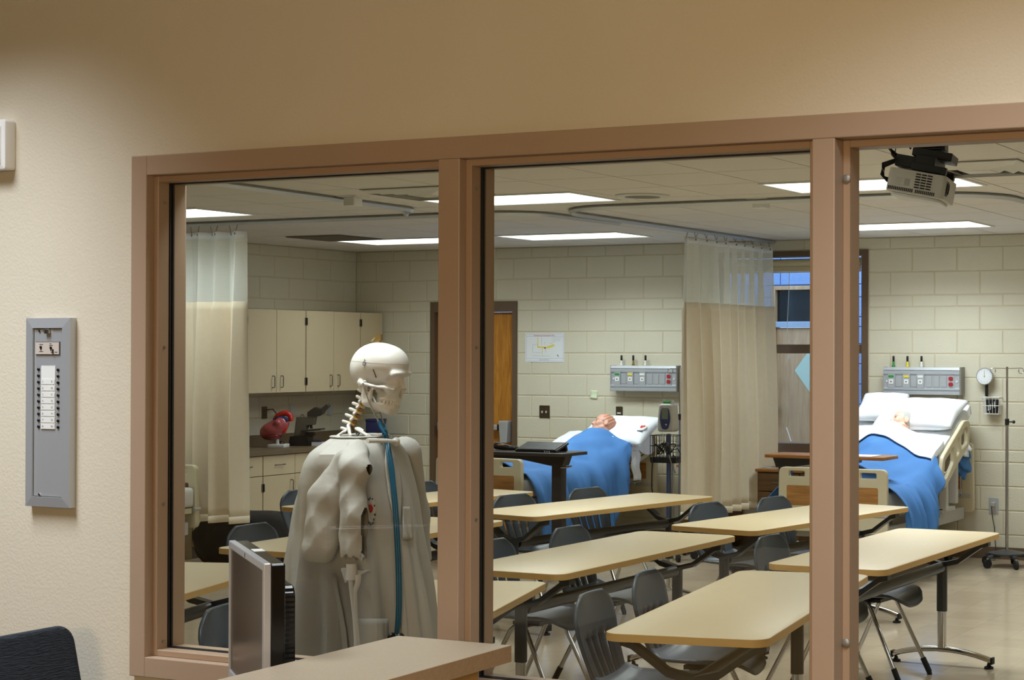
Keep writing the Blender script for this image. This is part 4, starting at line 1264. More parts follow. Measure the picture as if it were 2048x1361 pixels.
cabinet('base_cabinet', 'beige base cabinet reaching the corner behind the lab coat', l1 + lw, 13.80, 0, wt - .04, XB, .625, (1, -1), .64, grp='base cabinets')
t = thing('worktop', 'brown laminate worktop along the left wall with heart model and microscope on it', 'countertop', (XB, 12.3, wt - .04))
m = MB(); m.box(-.628, .025, 10.5 - 12.3, 13.86 - 12.3, 0, .04); m.build('top', 'worktop', t, smooth=False, bevel=.003)
m = MB(); m.box(-.628, -.608, 10.5 - 12.3, 13.86 - 12.3, .04, .14); m.build('backsplash', 'worktop', t, smooth=False, bevel=.002)


# ---- heart model
hp = at(580, 893, Z=wt); hp = Vector((-10.56, at(580, 893, X=-10.56).y, wt))
t = thing('heart_model', 'large pink and red anatomical heart model on a white stand', 'anatomical model', hp, YAW)
def hx_(px, py): return Vector(((px - 578) * .00441, 0, (902 - py) * .00441))     # its side view, metres per photo pixel there
def heart_f(P):
    e = lambda px, py, y, r: (lambda v: ell_f(P, (v.x, y, v.z), r))(hx_(px, py))
    c = lambda a, b, ya, yb, ra, rb: (lambda v, w: cap_f(P, (v.x, ya, v.z), (w.x, yb, w.z), ra, rb))(hx_(*a), hx_(*b))
    d = e(543, 867, 0, (.098, .085, .062)); d = smin(d, c((535, 868), (560, 853), 0, 0, .062, .070), .04)
    d = smin(d, e(527, 874, 0, (.040, .05, .040)), .04)
    d = smin(d, e(557, 856, -.03, (.045, .05, .042)), .012)
    return d
net_obj('ventricles', 'heart_pink', t, heart_f, (-.36, -.13, -.02), (.06, .13, .33), .009)
m = MB(); a_ = hx_(541, 876); m.ell((a_.x - .005, 0, a_.z - .012), (.092, .082, .040), 24, 12); m.build('heart_base', 'heart_dark', t)
m = MB(); m.ell(hx_(556, 851) + Vector((0, -.05, 0)), (.036, .040, .034), 18, 12); m.build('atrium', 'heart_pink', t)
m = MB(); m.tube([hx_(566, 872) + Vector((0, -.02, 0)), hx_(569, 862) + Vector((0, -.02, 0)), hx_(567, 850) + Vector((0, -.02, 0))], [.018, .024, .016], 12); m.build('artery_stump', 'heart_red', t)
m = MB(); m.tube([hx_(546, 846), hx_(551, 838), hx_(560, 833), hx_(570, 831), hx_(578, 836), hx_(581, 848)], [.020, .024, .026, .026, .024, .020], 14); m.build('aortic_arch', 'heart_red', t)
m = MB(); m.tube([hx_(545, 849) + Vector((0, -.01, 0)), hx_(552, 843) + Vector((0, -.02, 0)), hx_(564, 842) + Vector((0, -.02, 0)), hx_(575, 847) + Vector((0, -.02, 0))], [.018, .022, .024, .022], 14); m.build('pulmonary_artery', 'heart_blue', t)
m = MB()
for px in (563, 567): m.tube([hx_(px, 833), hx_(px + 1, 827)], .010, 10)
m.build('arch_branch', 'grille_dark', t)
m = MB(); b_ = hx_(552, 880); m.tube([(b_.x, 0, .03), b_], [.016, .012], 14); m.build('post', 'white_plastic', t)
m = MB(); m.prism(rrect(.16, .17, .012, 4, hx_(554, 0).x, 0), 0, .030); m.build('base', 'white_plastic', t, bevel=.003)

# ---- microscope
t = thing('microscope', 'grey binocular microscope under a wall cabinet, eyepieces towards the corner', 'microscope', (-10.62, at(612, 892, X=-10.62).y, wt), YAW)
def mx_(px, py): return Vector(((px - 612) * .00447, 0, (892 - py) * .00447))
def slab(name, m_, poly, y0, y1, bev=.004):
    m = MB(); m.prism([(mx_(*p).x, mx_(*p).z) for p in poly], -y1, -y0, xf=XFR); return m.build(name, m_, t, smooth=False, bevel=bev)
slab('base', 'black_plastic', [(580, 892), (584, 872), (622, 872), (624, 892)], -.09, .09)
slab('arm', 'scope_grey', [(589, 872), (594, 832), (633, 832), (630, 849), (614, 850), (612, 872)], -.045, .045)
slab('head', 'scope_dark', [(617, 831), (617, 822), (633, 811), (650, 816), (650, 824), (638, 831)], -.05, .05)
slab('stage', 'scope_dark', [(606, 859), (647, 856), (647, 859.5), (610, 863)], -.08, .08, .002)
slab('condenser', 'scope_dark', [(608, 864), (628, 864), (632, 870), (622, 874), (606, 872)], -.03, .03)
for sy in (-.028, .028):
    m = MB(); m.tube([mx_(645, 820) + Vector((0, sy, 0)), mx_(651, 814) + Vector((0, sy, 0)), mx_(659, 807.5) + Vector((0, sy, 0))], [.021, .019, .017], 14); m.build('eyepiece', 'scope_dark', t)
m = MB(); m.tube([mx_(620, 849), mx_(620, 842)], [.026, .03], 14); m.build('nosepiece', 'brushed_steel', t)
for dx in (-.018, .006, .022):
    m = MB(); q = mx_(620, 849); m.tube([q + Vector((dx * .6, 0, 0)), q + Vector((dx, 0, -.034))], [.009, .006], 10); m.build('objective', 'scope_dark', t)
m = MB(); m.tube([mx_(600, 832) + Vector((0, 0, -.002)), mx_(602, 827.5), mx_(606, 827.5), mx_(608, 832) + Vector((0, 0, -.002))], .004, 6); m.build('carry_handle', 'scope_dark', t)
sb = Vector((-10.50, at(636, 888, X=-10.50).y, wt))
t2 = thing('slide_box', 'small white open box of slides beside the microscope base', 'box', sb, YAW)
m = MB(); frame_poly(m, rrect(.10, .09, .004, 2), rrect(.092, .082, .003, 2), 0, .035); m.box(-.047, .047, -.042, .042, 0, .004); m.build('tray', 'white_plastic', t2, smooth=False)
m = MB()
for k in range(4): m.box(-.04 + k * .021, -.03 + k * .021, -.03, .03, .004, .058 - .006 * (k % 2))
m.build('slides', 'vs_blue', t2, smooth=False)
bb = Vector((-10.62, at(752, 868, X=-10.62).y, wt))
t2 = thing('storage_bin', 'dark blue plastic bin on the worktop behind the skeleton neck', 'bin', bb, YAW)
m = MB(); m.prism(rrect(.17, .16, .02, 4), 0, .20); m.build('bin_body', 'navy', t2, bevel=.004)
m = MB(); frame_poly(m, rrect(.182, .172, .024, 4), rrect(.165, .155, .018, 4), .19, .212); m.build('rim', 'navy', t2)
bp_ = Vector((-10.66, at(562, 884, X=-10.66).y, wt))
t2 = thing('model_part', 'small dark round object on the worktop just behind the heart stand', 'model part', bp_)
m = MB(); m.ell((0, 0, .028), (.035, .035, .028), 16, 10); m.build('lump', 'black_plastic', t2)


# ---- wall plates
def plate(name, label, p, nrm, w, h, m_, cat, toggles=0, outlet=0, extra=None):
    rz = 0 if nrm == 'y' else PI / 2
    t = thing(name, label, cat, p, rz)
    m = MB(); m.prism(rrect(w, h, .006, 3), 0, .006, xf=XFR); m.build('cover_plate', m_, t, bevel=.0015, seg=1)
    for k in range(toggles):
        x = (k - (toggles - 1) / 2) * .046
        m = MB(); m.box(x - .005, x + .005, -.018, -.005, -.012, .008); m.build('toggle', 'cord_white', t, smooth=False, bevel=.001, seg=1)
        m = MB()
        for sz in (-1, 1): m.cyl((x, -.0055, sz * .030), (x, -.0072, sz * .030), .003, 8)
        m.build('plate_screw', 'brushed_steel', t)
    for k in range(outlet):
        z = .02 - .04 * k
        m = MB(); m.prism(rrect(.033, .028, .012, 4, 0, z), .005, .0085, xf=XFR); m.build('socket', 'scope_dark' if m_ != 'aluminium' else 'offwhite_plastic', t)
    return t


q = at(1089.5, 824, Y=YB); plate('light_switch', 'bronze double light switch on the block wall between the door and the left bed', q, 'y', .115, .120, 'plate_bronze', 'light switch', toggles=2)
q = at(1239, 828, Y=YB); t = plate('bed_socket', 'bronze socket plate with a plug just above the left bed pillow', q, 'y', .072, .135, 'plate_bronze', 'wall socket')
m = MB(); m.box(-.02, .02, -.012, -.004, .0, .012); m.build('label_strip', 'label_white', t, smooth=False)
m = MB(); m.lathe([(.022, 0), (.022, .012), (.014, .035), (.006, .04)], 14, xf=Matrix.Translation((.006, -.006, -.04)) @ Matrix.Rotation(PI / 2, 4, 'X')); m.build('plug', 'scope_dark', t)
q = at(1843, 829, Y=YB); plate('bed_socket', 'bronze socket plate just above the right bed pillow', q, 'y', .085, .075, 'plate_bronze', 'wall socket', outlet=1)
q = at(1987.5, 1012, Y=YB); t = plate('wall_outlet', 'metal wall outlet with a grey plug near the floor by the drip stand', q, 'y', .085, .135, 'aluminium', 'wall socket', outlet=2)
m = MB(); m.box(-.016, .018, -.04, -.006, -.005, .03); m.build('plug', 'vs_grey', t, smooth=False, bevel=.004)
fl = at(2008, 1098, Y=13.55)
mb = MB(); q2 = Vector((q.x - .006, q.y - .045, q.z + .0))
mb.tube([q2 + Vector((0, .012, .008)), q2 + Vector((0, 0, -.02)), q2 + Vector((.006, .01, -.10)), Vector((q.x + .05, 13.76, .28)), Vector((q.x + .075, 13.70, .17)), Vector((q.x + .085, 13.69, .09)), Vector((q.x + .07, 13.71, .012)), Vector((q.x - .05, 13.74, .008))], .0045, 6)
tag(mb.build('power_cord', 'scope_dark'), 'thin dark power cord hanging from the wall outlet by the drip stand', 'cord')
for px, py, lab, w in ((528.5, 826, 'wall outlet with a plugged-in cord above the heart model', .072), (585, 822, 'blank grey wall plate between the heart and the microscope', .072), (660, 820, 'grey wall plate just beyond the microscope eyepieces', .072)):
    q = at(px, py, X=XL); plate('wall_outlet' if px < 540 else 'wall_plate', lab, q, 'x', w, .115, 'aluminium' if px > 540 else 'plate_bronze', 'wall socket', outlet=2 if px < 540 else 0)
q = at(533, 820, X=XL + .01)
mb = MB(); mb.tube([(XL + .008, q.y, q.z), (XL + .05, q.y + .04, q.z + .005), (XL + .06, q.y + .09, q.z - .05), (XL + .06, q.y + .10, q.z - .16), (XL + .06, q.y + .10, wt + .145), (XL + .09, q.y + .08, wt + .01)], .006, 6)
tag(mb.build('appliance_cord', 'scope_dark'), 'dark cord drooping from the wall outlet behind the heart model', 'cord')
# ================================================================== flat shapes with openings
def plate2d(name, m_, parent, loops, depth, xf, bevel=.004, res=1):
    """extruded plane shape (first loop outline, others openings); plane x,y, thickness centred on z"""
    cu = bpy.data.curves.new(name, 'CURVE'); cu.dimensions = '2D'; cu.fill_mode = 'BOTH'; cu.extrude = depth / 2 - bevel; cu.bevel_depth = bevel; cu.bevel_resolution = res
    cu.offset = -bevel
    for lp in loops:
        s = cu.splines.new('POLY'); s.points.add(len(lp) - 1); s.use_cyclic_u = True
        for p, q in zip(s.points, lp): p.co = (q[0], q[1], 0, 1)
    o = bpy.data.objects.new(name, cu); COL.objects.link(o)
    dg = bpy.context.evaluated_depsgraph_get()
    me = bpy.data.meshes.new_from_object(o.evaluated_get(dg)); me.name = name
    bpy.data.objects.remove(o); bpy.data.curves.remove(cu)
    me.transform(xf); me.materials.clear(); me.materials.append(M[m_])
    me.polygons.foreach_set('use_smooth', [True] * len(me.polygons))
    try: me.set_sharp_from_angle(angle=math.radians(40))
    except Exception: pass
    q = bpy.data.objects.new(name, me); COL.objects.link(q)
    if parent is not None: q.parent = parent
    return q


def round_poly(pts, r, n=4):
    out = []; m = len(pts)
    for i in range(m):
        p = Vector(pts[i] + (0,)); a = (Vector(pts[i - 1] + (0,)) - p); b = (Vector(pts[(i + 1) % m] + (0,)) - p)
        rr = min(r, a.length * .45, b.length * .45); a = p + a.normalized() * rr; b = p + b.normalized() * rr
        for k in range(n + 1):
            t = k / n; q = a * (1 - t) ** 2 + p * 2 * t * (1 - t) + b * t * t; out.append((q.x, q.y))
    return out


def YZ(x): return Matrix(((0, 0, 1, x), (1, 0, 0, 0), (0, 1, 0, 0), (0, 0, 0, 1)))      # plane (y, z), thickness along x
def XZ(y): return Matrix(((1, 0, 0, 0), (0, 0, -1, y), (0, 1, 0, 0), (0, 0, 0, 1)))      # plane (x, z), thickness along y


# ================================================================== hospital beds
class Prof:
    def __init__(self, flat, hinge, slope): self.flat, self.hinge, self.slope = flat, hinge, slope

    def z(self, y):
        t = y - self.hinge
        return self.flat + self.slope * (math.sqrt(t * t + .006) + t) / 2


def make_bed(label, loc_, rz, pr, panel, rails=(1,), head_top=.98, drop=0.0):
    t = thing('hospital_bed', label, 'bed', loc_, rz, 'hospital beds')
    for y, top, nm in ((-.98, .872, 'footboard'), (.98, head_top, 'headboard')):
        e_ = .0 if y < 0 else .03; o = round_poly([(-.445 - e_, .39), (.445 + e_, .39), (.436 + e_, top), (-.436 - e_, top)], .045)
        holes = [round_poly([(-.355, top - .07), (-.225, top - .07), (-.225, top - .028), (-.355, top - .028)], .012, 3), round_poly([(.225, top - .07), (.355, top - .07), (.355, top - .028), (.225, top - .028)], .012, 3)]
        b = plate2d(nm, 'bed_plastic', t, [o] + holes, .045, XZ(y), .008, 2)
        m = MB(); m.prism(rrect(.74, .15, .012, 3, 0, .66), -.0245, .0245, xf=XZ(y)); m.build('wood_panel', panel, b, smooth=False)
        m = MB(); m.prism(rrect(.90, .028, .012, 3, 0, .535), -.030, .030, xf=XZ(y)); m.build('bumper', 'vs_grey', b)
    for ys in (-.05,):
        pass
    # mattress following the raised back section
    m = MB(); rows = []
    for i in range(41):
        y = -.945 + 1.88 * i / 40; z = pr.z(y)
        sec = round_poly([(-.43, z - .15), (.43, z - .15), (.43, z), (-.43, z)], .035, 3)
        rows.append([(x, y, zz) for x, zz in sec])
    m.grid(rows, closed=True); n = len(rows[0]); m.f += [tuple(range(n)), tuple(range(40 * n, 41 * n))[::-1]]; m.mi += [0, 0]
    m.build('mattress', 'offwhite_plastic', t)
    m = MB(); rows = []
    for i in range(31):
        y = -.94 + 1.86 * i / 30; z = pr.z(y) - .155
        rows.append([(-.42, y, z), (.42, y, z), (.42, y, z - .04), (-.42, y, z - .04)])
    m.grid(rows, closed=True); m.f += [(0, 1, 2, 3), (123, 122, 121, 120)]; m.mi += [0, 0]
    m.build('deck', 'bed_plastic', t, smooth=False)
    m = MB(); m.box(-.40, -.34, -.93, .93, .34, .44); m.box(.34, .40, -.93, .93, .34, .44); m.box(-.34, .34, -.9, -.8, .34, .42); m.box(-.34, .34, .8, .9, .34, .42)
    for y in (-.55, .5): m.box(-.30, -.24, y - .04, y + .04, .15, .55); m.box(.24, .30, y - .04, y + .04, .15, .55)
    m.box(-.33, .33, -.78, .78, .13, .19)
    m.build('bed_frame', 'vs_grey', t, smooth=False, bevel=.006, seg=1)
    for sx in (-1, 1):
        for y in (-.72, .72):
            m = MB(); m.tube([(sx * .33 - .018, y, .065), (sx * .33 + .018, y, .065)], .065, 18); m.box(sx * .33 - .03, sx * .33 + .03, y - .03, y + .03, .10, .16); m.build('wheel', 'black_rubber', t, smooth=True)
    for sx in rails:
        poly = [(-.10, .69 - drop), (-.04, .915 - drop), (.50, 1.19 - drop), (.62, 1.18 - drop), (.645, 1.12 - drop), (.61, .97 - drop), (.31, .83 - drop), (.02, .665 - drop)]
        h1 = [(-.02, .74 - drop), (.01, .88 - drop), (.23, .99 - drop), (.22, .86 - drop), (.05, .745 - drop)]
        h2 = [(.29, .90 - drop), (.30, 1.03 - drop), (.37, 1.065 - drop), (.36, .925 - drop)]
        h3 = [(.41, .95 - drop), (.42, 1.09 - drop), (.54, 1.14 - drop), (.59, 1.11 - drop), (.565, 1.0 - drop)]
        rl = plate2d('side_rail', 'bed_plastic', t, [round_poly(poly, .05)] + [round_poly(h, .02, 3) for h in (h1, h2, h3)], .034, YZ(sx * .53), .008, 2)
        m = MB(); m.box(sx * .48 - .02, sx * .48 + .045, .10, .16, .48, .79 - drop * .8); m.box(sx * .48 - .02, sx * .48 + .045, .34, .40, .52, .86 - drop); m.box(sx * .40 - .06, sx * .48 + .02, .10, .40, .46, .50); m.build('rail_arm', 'vs_grey', rl, smooth=False, bevel=.006, seg=1)
    m = MB(); m.tube([(.47, .62, .72), (.47, .62, .58), (.47, .60, .55), (.49, .58, .58)], .006, 6); m.tube([(.43, .50, .58), (.47, .64, .58), (.43, .78, .58)], .009, 6); m.build('drainage_hook', 'metal_grey', t)
    return t


P1, P2, P3 = Prof(.70, .03, .33), Prof(.70, -.41, .45), Prof(.70, .2, .05)
B1 = Vector((-7.97, 12.72, 0)); A1 = math.radians(-4)
B2 = Vector((-4.94, 12.82, 0)); A2 = 0.0
make_bed('hospital bed left of the centre curtain, blue blanket hanging low beside the black overbed table', B1, A1, P1, 'bed_wood', (), .985)
make_bed('hospital bed by the far window, its tall beige side rail raised towards the drip stand', B2, A2, P2, 'bed_wood', (1,), .98)
make_bed('hospital bed at the left edge of the first pane, only a footboard corner showing', (-9.884, 9.07, 0), PI, P3, 'bed_wood_dark', (), .872)


def cloth(name, label, cat, m_, base, rz, pr, y0, y1, bump, hr, hl, off=.012, hw=.435, fold=.02, ny=70, group=None, edge=None, seed=0, flare=.02, wr=1.0):
    """bed cloth draped over mattress and body, hanging by hr(y), hl(y) at the sides"""
    rows = []
    for i in range(ny + 1):
        y = y0 + (y1 - y0) * i / ny
        r = []
        for sd, hf in ((-1, hl), (1, hr)):
            h = max(0.0, hf(y)); part = []
            for k in range(1, 15):
                q = h * k / 14
                fx = fold * min(1, q / .2) * (math.sin(y * 21 + seed + 2 * q) + .6 * math.sin(y * 37 + 1.3 + seed + q * 3) + .35 * math.sin(y * 71 + seed)) + .02 + flare * (1 - math.exp(-q / .09)) + .10 * q * q
                part.append((sd * (hw + fx), q))
            r.append(part)
        top = []
        for k in range(37):
            x = hw * (-1 + 2 * k / 36)
            ed = (edge(x) if edge else 0.0)
            yy = y + ed * (i / ny) ** 3
            wk = wr * (.006 * math.sin(17 * x + 23 * yy + seed) * math.sin(9 * yy - 6 * x) + .004 * math.sin(41 * x - 19 * yy + seed) + .005 * abs(math.sin(13 * x + 11 * yy * (1 + x) + seed)))
            top.append((x, yy, pr.z(yy) + off + bump(x, yy) + wk))
        zl, zr = top[0][2], top[-1][2]; yl, yr = top[0][1], top[-1][1]
        row = [(x, yl, zl - .015 * min(1, q / .03) - q) for x, q in reversed(r[0])] + top + [(x, yr, zr - .015 * min(1, q / .03) - q) for x, q in r[1]]
        rows.append(row)
    m = MB(); m.grid(rows); o = m.build(name, m_, None, solid=.006, off=1)
    o.location = base; o.rotation_euler = (0, 0, rz)
    return tag(o, label, cat, group)


def body1(x, y):
    xx = x - .15
    return .205 * math.exp(-(xx / .24) ** 2) * (1 / (1 + math.exp((y - .58) * 26))) * (1 if y > .0 else max(.5, 1 + y * .6)) + .03 * math.exp(-((y + .78) / .1) ** 2) * math.exp(-(xx / .14) ** 2)


def body2(x, y):
    xx = x - .0
    return .195 * math.exp(-(xx / .26) ** 2) * (1 / (1 + math.exp((y - .24) * 30))) * (1 if y > -.2 else max(.5, 1 + (y + .2) * .8)) + .03 * math.exp(-((y + .85) / .1) ** 2) * math.exp(-(xx / .14) ** 2)


sm = lambda t: max(0, min(1, t)) ** 2 * (3 - 2 * max(0, min(1, t)))
cloth('blanket', 'blue blanket over the left mannequin, draping down behind the dark chair back', 'blanket', 'blue_cloth', B1, A1, P1, -.93, .50, body1,
      lambda y: .60 * sm((.56 - y) / .50), lambda y: .25 * sm((.45 - y) / .3), off=.022, edge=lambda x: .05 * math.exp(-((x - .12) / .16) ** 2) + .16 * max(0, x - .1), fold=.022, seed=1.0, flare=.10)
cloth('sheet', 'white sheet folded back over the blue blanket of the left bed', 'sheet', 'white_cloth', B1, A1, P1, .49, .585, body1,
      lambda y: .03, lambda y: .03, off=.020, edge=lambda x: .06 * math.exp(-((x - .12) / .16) ** 2) + .16 * max(0, x - .1), fold=.006, ny=20, seed=1.0, wr=.6)
cloth('bottom_sheet', 'white bottom sheet on the raised head end of the left bed', 'sheet', 'white_cloth', B1, A1, P1, .42, .92, lambda x, y: 0, lambda y: .05 + .10 * max(0, math.sin(y * 9)), lambda y: .05, off=.006, fold=.010, ny=30, seed=2.0, wr=.5)
cloth('blanket', 'blue blanket on the window bed, hanging in long folds over the right side', 'blanket', 'blue_cloth', B2, A2, P2, -.945, .02, body2,
      lambda y: float(np.interp(y, [-.95, -.5, -.3, -.2, -.1, -.03, .02], [.33, .345, .32, .27, .15, .04, .02])) + .012 * math.sin(9 * y), lambda y: .22 * sm((.0 - y) / .25), off=.018, edge=lambda x: .10 * math.exp(-((x + .02) / .22) ** 2) - .02, fold=.030, seed=2.6, ny=110, flare=.13)
cloth('sheet', 'white sheet folded down across the chest of the right mannequin', 'sheet', 'white_cloth', B2, A2, P2, -.075, .22, body2,
      lambda y: .035, lambda y: .03, off=.040, edge=lambda x: .07 * math.exp(-(x / .2) ** 2), fold=.006, ny=40, seed=2.6, wr=.8)
cloth('bottom_sheet', 'white bottom sheet under the big pillow of the window bed', 'sheet', 'white_cloth', B2, A2, P2, .10, .90, lambda x, y: 0, lambda y: .06, lambda y: .06, off=.006, fold=.008, ny=30, seed=8.0, wr=.5)
# sheet corner hanging from the left bed
o = Matrix.Translation(B1) @ Matrix.Rotation(A1, 4, 'Z')
m = MB(); rows = []
for i in range(13):
    q = i / 12; w = .16 - .05 * q
    rows.append([o @ Vector((.468 + .012 * math.sin(k * 1.6 + q * 4) + .02 * q,   .60 + (k / 8 - .5) * w + .03 * q + .015 * math.sin(q * 9), .87 - .27 * q)) for k in range(9)])
m.grid(rows); tag(m.build('sheet_corner', 'white_cloth', None, solid=.004), 'white sheet corner hanging from the right side of the left bed', 'sheet')


def pillow(label, base, rz, lc, w, d, h, tilt, roll=0.0, twist=0.0):
    t = Matrix.Translation(Vector(base)) @ Matrix.Rotation(rz, 4, 'Z') @ Matrix.Translation(lc) @ Matrix.Rotation(twist, 4, 'Z') @ Matrix.Rotation(tilt, 4, 'X') @ Matrix.Rotation(roll, 4, 'Y')
    m = MB(); n = 24
    for sg in (1, -1):
        rows = []
        for i in range(n + 1):
            r = []
            for k in range(n + 1):
                u, v = -1 + 2 * k / n, -1 + 2 * i / n
                e = (max(0, 1 - u * u) * max(0, 1 - v * v)) ** .42
                pin = 1 - .07 * (1 - abs(u)) * abs(v) ** 3; pin2 = 1 - .07 * (1 - abs(v)) * abs(u) ** 3
                wr = .006 * math.sin(9 * u + 5 * v) * e
                r.append(Vector((w / 2 * u * pin2, d / 2 * v * pin, sg * (h / 2 * e + wr * .5) + .004 * sg)))
            rows.append(r)
        m.grid(rows)
    rim = []
    o = m.build('pillow', 'white_cloth', None)
    bm = bmesh.new(); bm.from_mesh(o.data); bmesh.ops.remove_doubles(bm, verts=bm.verts, dist=.010); bmesh.ops.recalc_face_normals(bm, faces=bm.faces); bm.to_mesh(o.data); bm.free()
    o.matrix_world = t
    return tag(o, label, 'pillow')


pl1 = pillow('white pillow with a small red and blue badge under the left mannequin head', B1, A1, Vector((.21, .76, P1.z(.76) + .085)), .74, .44, .15, math.atan(.33) + .22, twist=-.05)
pillow('plump white pillow under the right mannequin head', B2, A2, Vector((.13, .58, P2.z(.58) + .085)), .72, .46, .16, math.atan(.45) + .05, twist=-.06)
pillow('small white pillow behind the right mannequin, on its far side', B2, A2, Vector((-.24, .66, P2.z(.66) + .10)), .40, .40, .13, math.atan(.45) + .1, twist=.1)
# badge on the pillow (child part in the pillow's own frame)
m = MB(); m.ell((.29, -.02, .055), (.040, .048, .010), 20, 8); b_ = m.build('badge', 'mesh_band', pl1)
m = MB()
for sx in (-1, 1): m.ell((.29 + sx * .012, -.010, .062), (.015, .017, .006), 14, 8)
m.ell((.29, -.026, .062), (.014, .016, .006), 14, 8); m.build('badge_heart', 'red', b_)
m = MB(); m.box(.262, .322, -.074, -.066, .050, .058); m.build('badge_line', 'vs_blue', b_, smooth=False)


# ---- mannequins
def head_f(hairless=True, old=False):
    def f(P):
        Q = P.copy(); Q[..., 1] = np.abs(Q[..., 1])
        d = ell_f(Q, (-1.2, 0, 3.2), (9.2, 7.5, 8.2))
        d = smin(d, ell_f(Q, (2.4, 0, -3.8), (5.8, 5.6, 6.6)), 2.0)
        d = smin(d, ell_f(Q, (5.9, 0, -8.8), (2.0, 2.6, 1.8)), 1.8)
        d = smin(d, ell_f(Q, (6.2, 2.6, 1.3), (1.7, 2.6, 1.0)), 1.0)
        d = smin(d, ell_f(Q, (5.2, 3.9, -3.0), (2.2, 2.0, 2.2)), 1.6)
        d = smin(d, cap_f(Q, (-.6, 4.9, -4.6), (4.2, 2.6, -8.6), 1.6, 1.5), 1.8)
        d = smax(d, -ell_f(Q, (8.6, 3.1, -.2), (1.7, 1.8, 1.1)), .8)
        d = smin(d, ell_f(Q, (6.3, 3.1, -.3), (1.1, 1.5, .9)), .4)
        d = smin(d, cap_f(Q, (7.2, 0, .6), (9.2, 0, -3.2), .75, 1.15), .8)
        d = smin(d, ell_f(Q, (8.2, 1.0, -3.5), (1.0, .8, .8)), .5)
        d = smin(d, cap_f(Q, (7.6, 0, -5.7), (6.7, 2.2, -6.1), .62, .35), .5)
        d = smin(d, cap_f(Q, (7.3, 0, -7.0), (6.5, 1.9, -6.7), .70, .35), .5)
        d = smax(d, -cap_f(Q, (8.4, 0, -6.35), (7.2, 2.3, -6.4), .28 if not old else .5), .25)
        ear = ell_f(Q, (-1.2, 7.4, -.6), (1.9, .9, 3.1)); ear = smax(ear, -ell_f(Q, (-.6, 8.4, -.4), (1.0, .7, 1.9)), .4)
        d = smin(d, ear, .5)
        d = smin(d, cap_f(Q, (-2.2, 0, -6), (-3.6, 0, -15), 5.4, 5.8), 2.0)
        d = smin(d, ell_f(Q, (-5.2, 0, -30), (8.2, 19, 15)), 4.0)
        d = smin(d, ell_f(Q, (-5.6, 13, -20), (5.5, 7, 6)), 4.0)
        return d
    return f


def mannequin(label, base, rz, hc, incl, hincl, turn, skin, old):
    t = thing('training_mannequin', label, 'mannequin', Vector(base) + Matrix.Rotation(rz, 3, 'Z') @ hc, rz)
    def fr(a, i):
        c = Vector((0, math.cos(i), math.sin(i))); n = Vector((0, -math.sin(i), math.cos(i)))
        f = n * math.cos(a) + Vector((-1, 0, 0)) * math.sin(a); return Matrix((f, c.cross(f), c)).transposed().to_4x4()
    H = fr(turn, hincl)
    f = head_f(old=old)
    v, q = nets(f, (-15, -21, -42), (11, 21, 12), .5, .01)
    # the neck bends and twists so that the chest stays on the bed while the head is raised and turned
    vs = []
    for p in v:
        w = max(0, min(1, (p[2] + .17) / .09))
        vs.append(fr(turn * w, incl + (hincl - incl) * w) @ Vector(p))
    m = MB(); m.add(vs, [tuple(int(i) for i in z) for z in q]); m.build('body', skin, t)
    m = MB()
    for sy in (-1, 1): m.tube([Vector(p) * .01 for p in ((7.35, sy * 1.9, -.45), (7.75, sy * 3.1, -.75), (7.0, sy * 4.3, -.5))], .0016, 6)
    m.v = [tuple(H @ Vector(p)) for p in m.v]; m.build('eyelids', 'eye_dark', t)
    m = MB(); m.tube([Vector(p) * .01 for p in ((7.2, -2.0, -6.4), (8.0, 0, -6.35), (7.2, 2.0, -6.4))], .0045 if old else .0025, 6)
    m.v = [tuple(H @ Vector(p)) for p in m.v]; m.build('mouth', 'lip', t)
    def hair_f(P):
        Q = P.copy(); Q[..., 1] = np.abs(Q[..., 1])
        d = ell_f(Q, (-1.7, 0, 3.3), (9.3, 7.75, 8.5))
        d = smax(d, -(ell_f(Q, (7.5, 0, .5), (8.2, 8.2, 8.6 if not old else 10.5))), .5)
        d = smax(d, -2.2 - P[..., 2] + .35 * (P[..., 0] + 3), .6)
        if not old: d = d + .28 * np.sin(P[..., 0] * 1.9 + P[..., 2] * 1.2)
        return d
    net_obj('hair', 'hair_grey' if old else 'hair_moulded', t, hair_f, (-12, -9, -5), (9, 9, 13), .42, .01, H)
    return t


hl = Matrix.Rotation(-A1, 3, 'Z') @ (at(1206, 851, Y=13.36) - B1)
mannequin('pinkish bald training mannequin lying in the left bed, face turned up', B1, A1, Vector((hl.x, hl.y, hl.z)), math.radians(22), math.radians(48), math.radians(46), 'skin_pink', False)
hl = at(1803, 846, Y=13.22) - B2
mannequin('pale old-looking training mannequin with grey hair and open mouth in the window bed', B2, A2, Vector((hl.x, hl.y, hl.z)), math.radians(27), math.radians(46), math.radians(46), 'skin_old', True)

# linen bundle on the far side rail of the window bed
q = at(1926, 915, Y=13.62)
t = thing('linen_bundle', 'crumpled blue and white linen stuffed beside the raised rail of the window bed', 'linen', (q.x, q.y, q.z))
def lin_f(P): return ell_f(P, (0, 0, -.04), (.060, .075, .12)) + .012 * np.sin(P[..., 0] * 60 + P[..., 2] * 50) + .010 * np.sin(P[..., 1] * 70 - P[..., 2] * 35)
net_obj('blue_cloth', 'blue_cloth', t, lin_f, (-.1, -.1, -.22), (.1, .1, .1), .011)
def lin2_f(P): return ell_f(P, (.012, -.035, .055), (.062, .06, .055)) + .014 * np.sin(P[..., 0] * 75 + P[..., 2] * 66) + .010 * np.sin(P[..., 1] * 80 - P[..., 2] * 45)
net_obj('white_cloth', 'white_cloth', t, lin2_f, (-.1, -.14, -.04), (.12, .08, .16), .010)

# ================================================================== headwall units
def slats_front(m, x0, x1, z0, z1, y): m.box(x0, x1, y, 0, z0, z1)


